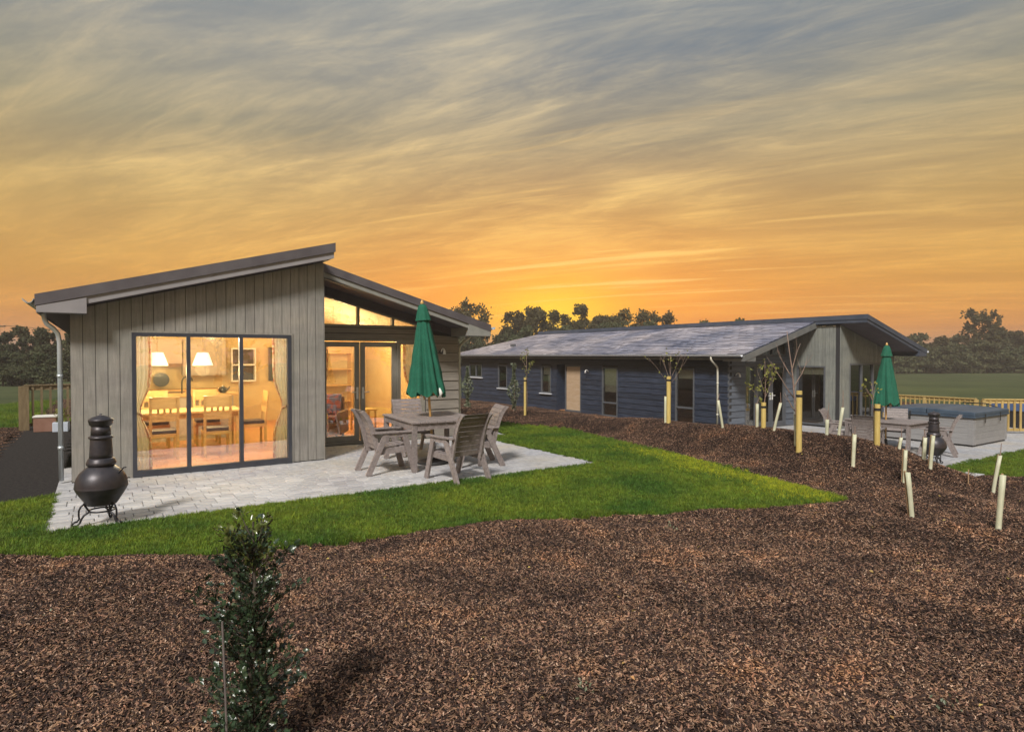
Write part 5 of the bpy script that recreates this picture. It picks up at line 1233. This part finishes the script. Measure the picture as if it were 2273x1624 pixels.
for i, (bx_, by_, tx_, ty_, lab, tw) in enumerate(guards):
    g = ground_at(bx_, by_); zt = z_at(g.y, ty_); H_ = zt - g.z; dxl = (tx_ - bx_) * g.y / FPX
    t = empty('tree_guard', g, random.uniform(-0.5, 0.5), lab, 'tree guard', 'pale plastic tree guards on the mound')
    rz = t.rotation_euler.z; top = Vector((dxl * math.cos(rz), -dxl * math.sin(rz), H_)); w_ = 0.0225 + 0.004 * random.random()
    n = 10; b = MB(); V = []
    for q, k in ((Vector((0, 0, -0.03)), 1.0), (top * 0.35, 0.97), (top * 0.7, 1.05), (top, 1.02)):
        for j in range(n):
            a = 2 * P_ * j / n + P_ / 4; rr = w_ * (1.0 + 0.16 * math.cos(4 * a)) * k; V.append(q + Vector((rr * math.cos(a), rr * math.sin(a), 0)))
        for j in range(n):
            a = 2 * P_ * j / n + P_ / 4; rr = (w_ - 0.004) * (1.0 + 0.16 * math.cos(4 * a)) * k; V.append(q + Vector((rr * math.cos(a), rr * math.sin(a), 0)))
    F = []
    for i_ in range(3):
        o_ = i_ * 2 * n
        for j in range(n): F.append((o_ + j, o_ + (j + 1) % n, o_ + 2 * n + (j + 1) % n, o_ + 2 * n + j)); F.append((o_ + n + j, o_ + 3 * n + j, o_ + 3 * n + (j + 1) % n, o_ + n + (j + 1) % n))
    o_ = 6 * n
    for j in range(n): F.append((o_ + j, o_ + (j + 1) % n, o_ + n + (j + 1) % n, o_ + n + j))
    link_obj('sleeve', np_mesh('sleeve', [tuple(q) for q in V], F, Mt['guard'], True), t)
    MB().beam(Vector((0.0, w_ + 0.012, -0.03)), top * 1.02 + Vector((0, w_ + 0.012, 0)), 0.018, 0.018, (0, 1, 0)).build('cane', Mt['cane'], t)
    if tw:
        e = top + Vector((random.uniform(-0.04, 0.04), 0, random.uniform(0.08, 0.2) if i not in (8, 9) else 0.28)); MB().tube([top * 0.8, top * 1.03, e], [0.008, 0.007, 0.004], 6).build('twig', Mt['twig'], t)
        for _ in range(1): pass
# small cane in the far mulch
g = ground_at(2152, 1075); t = empty('bamboo_cane', g, 0, 'short thin cane sticking out of the mulch near the far grass', 'cane'); MB().tube([(0, 0, -0.03), (0, 0, 0.2)], 0.008, 6).build('cane', Mt['cane'], t)

# pale columnar evergreens against the far lodge
def column_shrub(px, pb, pt, wpx, label, seed):
    g = ground_at(px, pb); Y = g.y; zt = z_at(Y, pt); H_ = zt - g.z; W_ = wpx * Y / FPX / 2
    t = empty('evergreen_shrub', g, 0, label, 'shrub'); r = random.Random(seed); P = []
    for k in range(900):
        z = r.uniform(0.03, 1); wz = W_ * (0.55 + 0.45 * math.sin(z * 9 + seed)) * (1 - 0.55 * z ** 3); a = r.uniform(0, 6.28); rr = wz * math.sqrt(r.random()); P.append((rr * math.cos(a), rr * math.sin(a), z * H_))
    link_obj('foliage', leaf_mesh(P, 0.062, Mt['leaf_pale'], 'foliage', seed, 0.5), t)
    b = MB(); b.tube([(0, 0, -0.05), (0.02, 0, H_ * 0.5), (0, 0, H_ * 0.95)], [0.02, 0.014, 0.005], 6); b.build('stem', Mt['twig'], t)
column_shrub(1037, 906, 815, 32, 'pale columnar evergreen beside the near lodge downpipe', 3)
column_shrub(1140, 912, 808, 34, 'pale columnar evergreen between two small dark blue windows', 4)

# ------------------------------------------------------------------ holly in the foreground
def holly_leaf(curl, L=0.034, Wd=0.021):
    b = MB(); n = 6; V = []; F = []
    for i in range(n + 1):
        t_ = i / n; x = L * t_; ww = Wd / 2 * math.sin(P_ * min(1, t_ * 0.96 + 0.02)) ** 0.7 * (1.18 if i % 2 else 0.72)
        if i in (0, n): ww = 0.0006
        zc_ = curl * L * (t_ - t_ * t_); wz = 0.004 if i % 2 else -0.001
        V += [(x, -ww, zc_ + wz), (x, 0, zc_ - 0.002), (x, ww, zc_ + wz)]
    for i in range(n): a = i * 3; F += [(a, a + 3, a + 4, a + 1), (a + 1, a + 4, a + 5, a + 2)]
    b.add(V, F); return b
HX, HY = -1.125, 2.62
hz = float(terr(HX, HY))
holly = empty('holly_bush', (HX, HY, hz), 0, 'dark glossy holly bush rising from the foreground mulch', 'bush')
r = random.Random(21)
stem = MB(); stem.tube([(0.02, 0, -0.05), (0.0, 0.01, 0.35), (0.03, 0, 0.75), (0.02, 0.01, 1.06)], [0.014, 0.011, 0.008, 0.004], 8)
tips = []
def hw_(z):  # half width at height
    return float(np.interp(z, [0.0, 0.12, 0.25, 0.36, 0.45, 0.53, 0.62, 0.74, 0.85, 0.95, 1.03, 1.10], [0.17, 0.22, 0.22, 0.24, 0.18, 0.17, 0.13, 0.19, 0.165, 0.125, 0.12, 0.07]))
for k in range(120):
    z = 0.05 + 1.01 * (k / 120) + r.uniform(-0.03, 0.03); z = max(0.04, z); a = r.uniform(0, 2 * P_); wz = hw_(z) * r.uniform(0.4, 1.22)
    s0 = Vector((0.01 + 0.02 * z, 0, max(0.0, z - 0.10))); e = Vector((wz * math.cos(a) - 0.02 + 0.02 * z, wz * 0.9 * math.sin(a), z + r.uniform(0.0, 0.05)))
    mid = (s0 + e) / 2 + Vector((0, 0, -0.01)); stem.tube([s0, mid, e], [0.003, 0.0025, 0.0015], 5)
    for j in range(23):
        t_ = r.uniform(0.12, 1.05); q = s0 * (1 - t_) ** 2 + mid * 2 * t_ * (1 - t_) + e * t_ ** 2 + Vector((r.gauss(0, 0.012), r.gauss(0, 0.012), r.gauss(0, 0.012))); tips.append((q, (e - s0).normalized(), z))
stem.build('stem', Mt['bark'], holly)
lm = [holly_leaf(c).mesh('leaf', Mt['holly'], smooth=True) for c in (0.15, 0.5, -0.3)]; lmy = [holly_leaf(c, 0.036, 0.02).mesh('leaf', Mt['holly_young'], smooth=True) for c in (0.3, -0.2)]
r.shuffle(tips); rest = MB(); rest_y = MB()
tips.sort(key=lambda q: q[0].y)     # the leaves on the camera side show largest
for k, (q, dr_, z) in enumerate(tips):
    d_ = (dr_ + Vector((r.gauss(0, 0.7), r.gauss(0, 0.7), r.gauss(0.25, 0.6)))).normalized(); nrm = (Vector((r.gauss(0, 0.7), r.gauss(0, 0.7), 1))).normalized()
    sd_ = d_.cross(nrm).normalized(); nrm = sd_.cross(d_); M4 = Matrix((d_, sd_, nrm)).transposed().to_4x4(); M4.translation = q; sc_ = r.uniform(0.65, 1.05)
    young = z > 0.93 and r.random() < 0.55
    M4 = M4 @ Matrix.Scale(sc_, 4)
    if k % 5 == 0 and k // 5 < 290:
        o = link_obj('leaf', r.choice(lmy if young else lm), holly); o.matrix_local = M4
    else:
        hb_ = holly_leaf(r.uniform(-0.3, 0.5), *((0.036, 0.02) if young else ())); (rest_y if young else rest).add([M4 @ Vector(v) for v in hb_.v], hb_.f)
rest.build('foliage', Mt['holly'], holly, smooth=True, kind='stuff'); rest_y.build('young_foliage', Mt['holly_young'], holly, smooth=True, kind='stuff')
t = empty('bamboo_cane', (-1.12, 2.42, hz), 0, 'thin grey brown cane supporting the foreground holly', 'cane'); MB().tube([(0, 0, -0.05), (-0.02, 0.02, 0.4), (-0.045, 0.05, 0.70)], 0.0045, 8).build('cane', Mt['cane_dark'], t)
# weeds in the mulch
for i, (px_, py_, lab) in enumerate(((1493, 1180, 'small green weed in the mulch by the lawn edge'), (82, 1385, 'single pale green leaf on the left mulch'), (2105, 1590, 'tiny weed at the lower right of the mulch'), (1290, 1560, 'low weed in the bottom middle of the mulch'))):
    g = ground_at(px_, py_); t = empty('weed', g, 0, lab, 'weed'); rr = random.Random(i)
    P = [(rr.gauss(0, 0.03), rr.gauss(0, 0.03), rr.uniform(0.01, 0.07)) for _ in range(12 if i != 1 else 3)]; link_obj('leaves', leaf_mesh(P, 0.024, Mt['leaf_pale'], 'leaves', i, 0.6), t)

# ================================================================== background trees
def crown_mesh(name, H, W, m, seed, n=2600, leaf=0.42, low=0.15, lobes=9, sparse=0.0):
    r = random.Random(seed); L = []; core = []
    sx0 = r.uniform(-0.12, 0.12) * W
    for k in range(lobes + 7):
        a = r.uniform(0, 6.28); zf = r.uniform(low + 0.10, 0.93); env = math.sin(math.pi * min(1, max(0.02, (zf - low * 0.6) * 0.92 + 0.10))) ** 0.6
        rad = W / 2 * env * r.uniform(0.25, 0.95)
        L.append((Vector((rad * math.cos(a) + sx0 * zf, rad * math.sin(a), zf * H)), W * r.uniform(0.10, 0.21), H * r.uniform(0.055, 0.13)))
    L += [(Vector((sx0 * 0.5, 0, H * (0.42 + low * 0.3))), W * 0.38, H * 0.27)] * 4
    L.append((Vector((sx0, 0, H * 0.88)), W * 0.12, H * 0.11))
    P = []
    for k in range(n):
        q, rx, rz = r.choice(L); v = Vector((r.gauss(0, 1), r.gauss(0, 1), r.gauss(0, 1))).normalized() * (r.random() ** 0.4) * r.choice((0.75, 0.9, 1.0, 1.0, 1.08, 1.18))
        # sub clumping for gaps
        p = Vector((q.x + v.x * rx, q.y + v.y * rx, q.z + v.z * rz))
        if math.sin(p.x * 3.1 / W * 6 + seed) * math.cos(p.z * 3.3 / H * 7 + seed * 2) * math.sin(p.y * 3 / W * 6) > 0.25 - sparse: continue
        P.append(p)
    return leaf_mesh(P, leaf, m, name, seed, 0.2, 0.42)
def trunk_mb(H, r0, seed):
    r = random.Random(seed); b = MB()
    b.tube([(0, 0, -0.3), (0.05, 0, H * 0.25), (0.0, 0.1, H * 0.5), (0.1, 0, H * 0.8)], [r0, r0 * 0.8, r0 * 0.55, r0 * 0.15], 8)
    for k in range(6):
        a = r.uniform(0, 6.28); z = H * r.uniform(0.25, 0.6); l_ = H * r.uniform(0.2, 0.32)
        b.tube([(0.03, 0.03, z), (l_ * 0.5 * math.cos(a), l_ * 0.5 * math.sin(a), z + l_ * 0.5), (l_ * math.cos(a), l_ * math.sin(a), z + l_)], [r0 * 0.4, r0 * 0.25, r0 * 0.08], 6)
    return b
crowns = {}
def tree(px, ytop, wpx, Y, label, kind='crown', gz=-0.6, seed=None, low=0.12, sparse=0.0, n=7500, name='broadleaf_tree', xyz=None):
    X = (px - 1136) / FPX * Y if xyz is None else xyz[0]; Yw = Y if xyz is None else xyz[1]
    H = z_at(Y, ytop) - gz if xyz is None else xyz[2]; W = wpx * Y / FPX if xyz is None else xyz[3]
    seed = seed if seed is not None else int(abs(px)) % 997
    t = empty(name, (X, Yw, gz), 0, label, 'tree')
    m = {'crown': Mt['crown'], 'mid': Mt['crown_mid'], 'gold': Mt['crown_gold']}[kind]
    link_obj('crown', crown_mesh('crown', H, W, m, seed, n=n, leaf=max(0.12, 0.0040 * Y if xyz is None else 0.3), low=low, sparse=sparse), t)
    trunk_mb(H * 0.9, 0.03 * H, seed).build('trunk', Mt['bark'], t, smooth=True)
    return t
# behind the far lodge, dark against the sunset
for px_, yt, wp, lab in ((1020, 664, 120, 'dark tree rising behind the right end of the near lodge roof'), (1142, 688, 96, 'small dark tree just left of the sunset glow'),
        (1188, 681, 112, 'broad dark tree in front of the sunset glow'), (1232, 691, 90, 'low dark tree at the right edge of the glow'), (1294, 676, 66, 'upright dark tree just right of the sunset glow'),
        (1340, 702, 76, 'low dark bushy tree in the gap above the slate roof'), (1378, 690, 92, 'rounded dark tree above the middle of the slate ridge'),
        (1426, 688, 110, 'wide dark tree above the middle of the slate ridge'), (1468, 696, 84, 'last dark tree of the row over the slate ridge')):
    tree(px_, yt, wp, 78, lab, sparse=0.15, low=0.15)
for px_, yt, wp, lab in ((1068, 728, 90, 'low grey green tree between the lodges, left part'), (1122, 730, 80, 'low grey green tree between the lodges, right part'), (1180, 722, 110, 'low dark scrub tree behind the far end of the slate roof'),
        (1270, 722, 120, 'low scrub tree under the upright dark tree'), (1020, 735, 90, 'low tree close behind the near lodge downpipe'), (1370, 716, 120, 'low scrub tree hidden mostly by the slate ridge'), (1560, 713, 90, 'treetop barely showing over the slate ridge'), (1640, 709, 70, 'faint treetop over the slate ridge near its high end'), (1455, 712, 110, 'low scrub tree below the last dark tree of the row')):
    tree(px_, yt, wp, 70, lab, 'mid', low=0.0)
# right hand wood
for px_, yt, wp, k_, lab in ((1985, 752, 90, 0, 'grey green tree beside the far lodge eave'), (2030, 742, 80, 1, 'rounded grey green tree at the left end of the wood'), (2078, 750, 80, 0, 'low tree in the dip of the wood'),
        (2118, 742, 74, 1, 'bushy tree before the tallest tree of the wood'), (2150, 716, 84, 0, 'open crowned tree left of the tallest tree'), (2192, 686, 84, 0, 'tallest open crowned tree at the right of the wood'),
        (2205, 728, 90, 1, 'dense tree below the tallest crown'), (2248, 736, 90, 0, 'dense tree near the right edge of the wood'), (2300, 742, 100, 1, 'tree of the wood cut by the picture edge'),
        (1940, 765, 90, 1, 'tree of the wood mostly behind the far lodge'), (2360, 735, 110, 0, 'last tree of the wood outside the edge')):
    tree(px_, yt, wp, 90, lab, 'crown' if k_ == 0 else 'mid', low=0.0 if yt > 700 else 0.35, sparse=0.30 if yt < 720 else 0.0)
for i in range(9):
    lab = ('first', 'second', 'third', 'fourth', 'fifth', 'sixth', 'seventh', 'eighth', 'ninth')[i] + ' thick bush along the foot of the right wood, counted from the left'
    tree(1930 + i * 52, 772 - (i % 3) * 6, 92, 86, lab, 'mid', low=-0.05, name='woodland_bush', seed=300 + i)
# left hand hedgerow
for px_, yt, wp, Yd, lab in ((-40, 738, 120, 44, 'hedgerow tree cut by the left picture edge'), (18, 738, 70, 44, 'small hedgerow tree at the far left'), (60, 728, 74, 46, 'taller rounded hedgerow tree left of the near lodge'), (108, 733, 74, 44, 'hedgerow tree close beside the near downpipe'), (150, 738, 60, 44, 'hedgerow tree mostly behind the near lodge')):
    tree(px_, yt, wp, Yd, lab, 'mid', gz=0.0, low=0.02)
for i, (px_, yt, wp) in enumerate(((5, 780, 90), (48, 790, 80), (88, 786, 70), (124, 800, 60), (-60, 775, 120))):
    tree(px_, yt, wp, 38, ('clipped bush', 'low round bush', 'dense low bush', 'small pale bush', 'wide bush')[i] + ' in front of the left hedgerow, ' + ('far left', 'left of the green dome', 'under the taller tree', 'by the downpipe', 'cut by the edge')[i], 'mid', gz=0.0, low=-0.05, name='hedge_bush', seed=500 + i)
# telegraph pole
t = empty('telegraph_pole', (-45.6, 55, 0), 0, 'thin dark telegraph pole with wires at the far left', 'pole')
MB().tube([(0, 0, -0.3), (0, 0, 4.8)], [0.14, 0.10], 8).build('pole', Mt['bark'], t); bx('crossbar', Mt['bark'], t, -0.6, 0.6, -0.05, 0.05, 4.3, 4.4)
MB().tube([(0.5, 0, 4.42), (6, 3, 3.9), (14, 6, 4.3)], 0.02, 5).build('wire', Mt['bark'], t)

# autumn trees behind the camera: they show as reflections in the glass
for i, (x, y, h, w_, lab) in enumerate(((3.5, -13, 6.5, 5.5, 'golden autumn tree straight behind the camera'), (8.5, -12.5, 8.0, 6.0, 'tall golden autumn tree behind the camera to the right'), (13.5, -10.5, 7.0, 6.0, 'golden autumn tree at the right behind the camera'),
        (18, -7, 7.5, 6.5, 'golden autumn tree far right behind the camera'), (-2, -15, 7.0, 6.0, 'golden autumn tree left behind the camera'), (12, -17, 10, 7.0, 'tallest golden autumn tree in the second row behind the camera'), (22, -2, 7.5, 6.0, 'golden autumn tree beside the mound out of the picture'), (5.5, -19, 10, 7.0, 'golden autumn tree in the second row behind the camera'))):
    tree(0, 0, 0, 0, lab, 'gold', gz=0.0, seed=700 + i, low=0.05, sparse=0.25, n=5000, xyz=(x, y, h, w_))

# ------------------------------------------------------------------ evening haze
hm = bpy.data.materials.new('haze'); hm.use_nodes = True; t_ = hm.node_tree; t_.nodes.clear()
ou = t_.nodes.new('ShaderNodeOutputMaterial'); pv = t_.nodes.new('ShaderNodeVolumePrincipled')
pv.inputs['Color'].default_value = (0.86, 0.77, 0.70, 1); pv.inputs['Density'].default_value = 0.0021; pv.inputs['Anisotropy'].default_value = 0.2
t_.links.new(pv.outputs[0], ou.inputs['Volume'])
hz_ = MB().box(-440, 440, -140, 720, -2.4, 13.0).build('haze', hm); tag(hz_, kind='stuff'); hz_['label'] = 'thin evening haze over the fields'; hz_['category'] = 'haze'
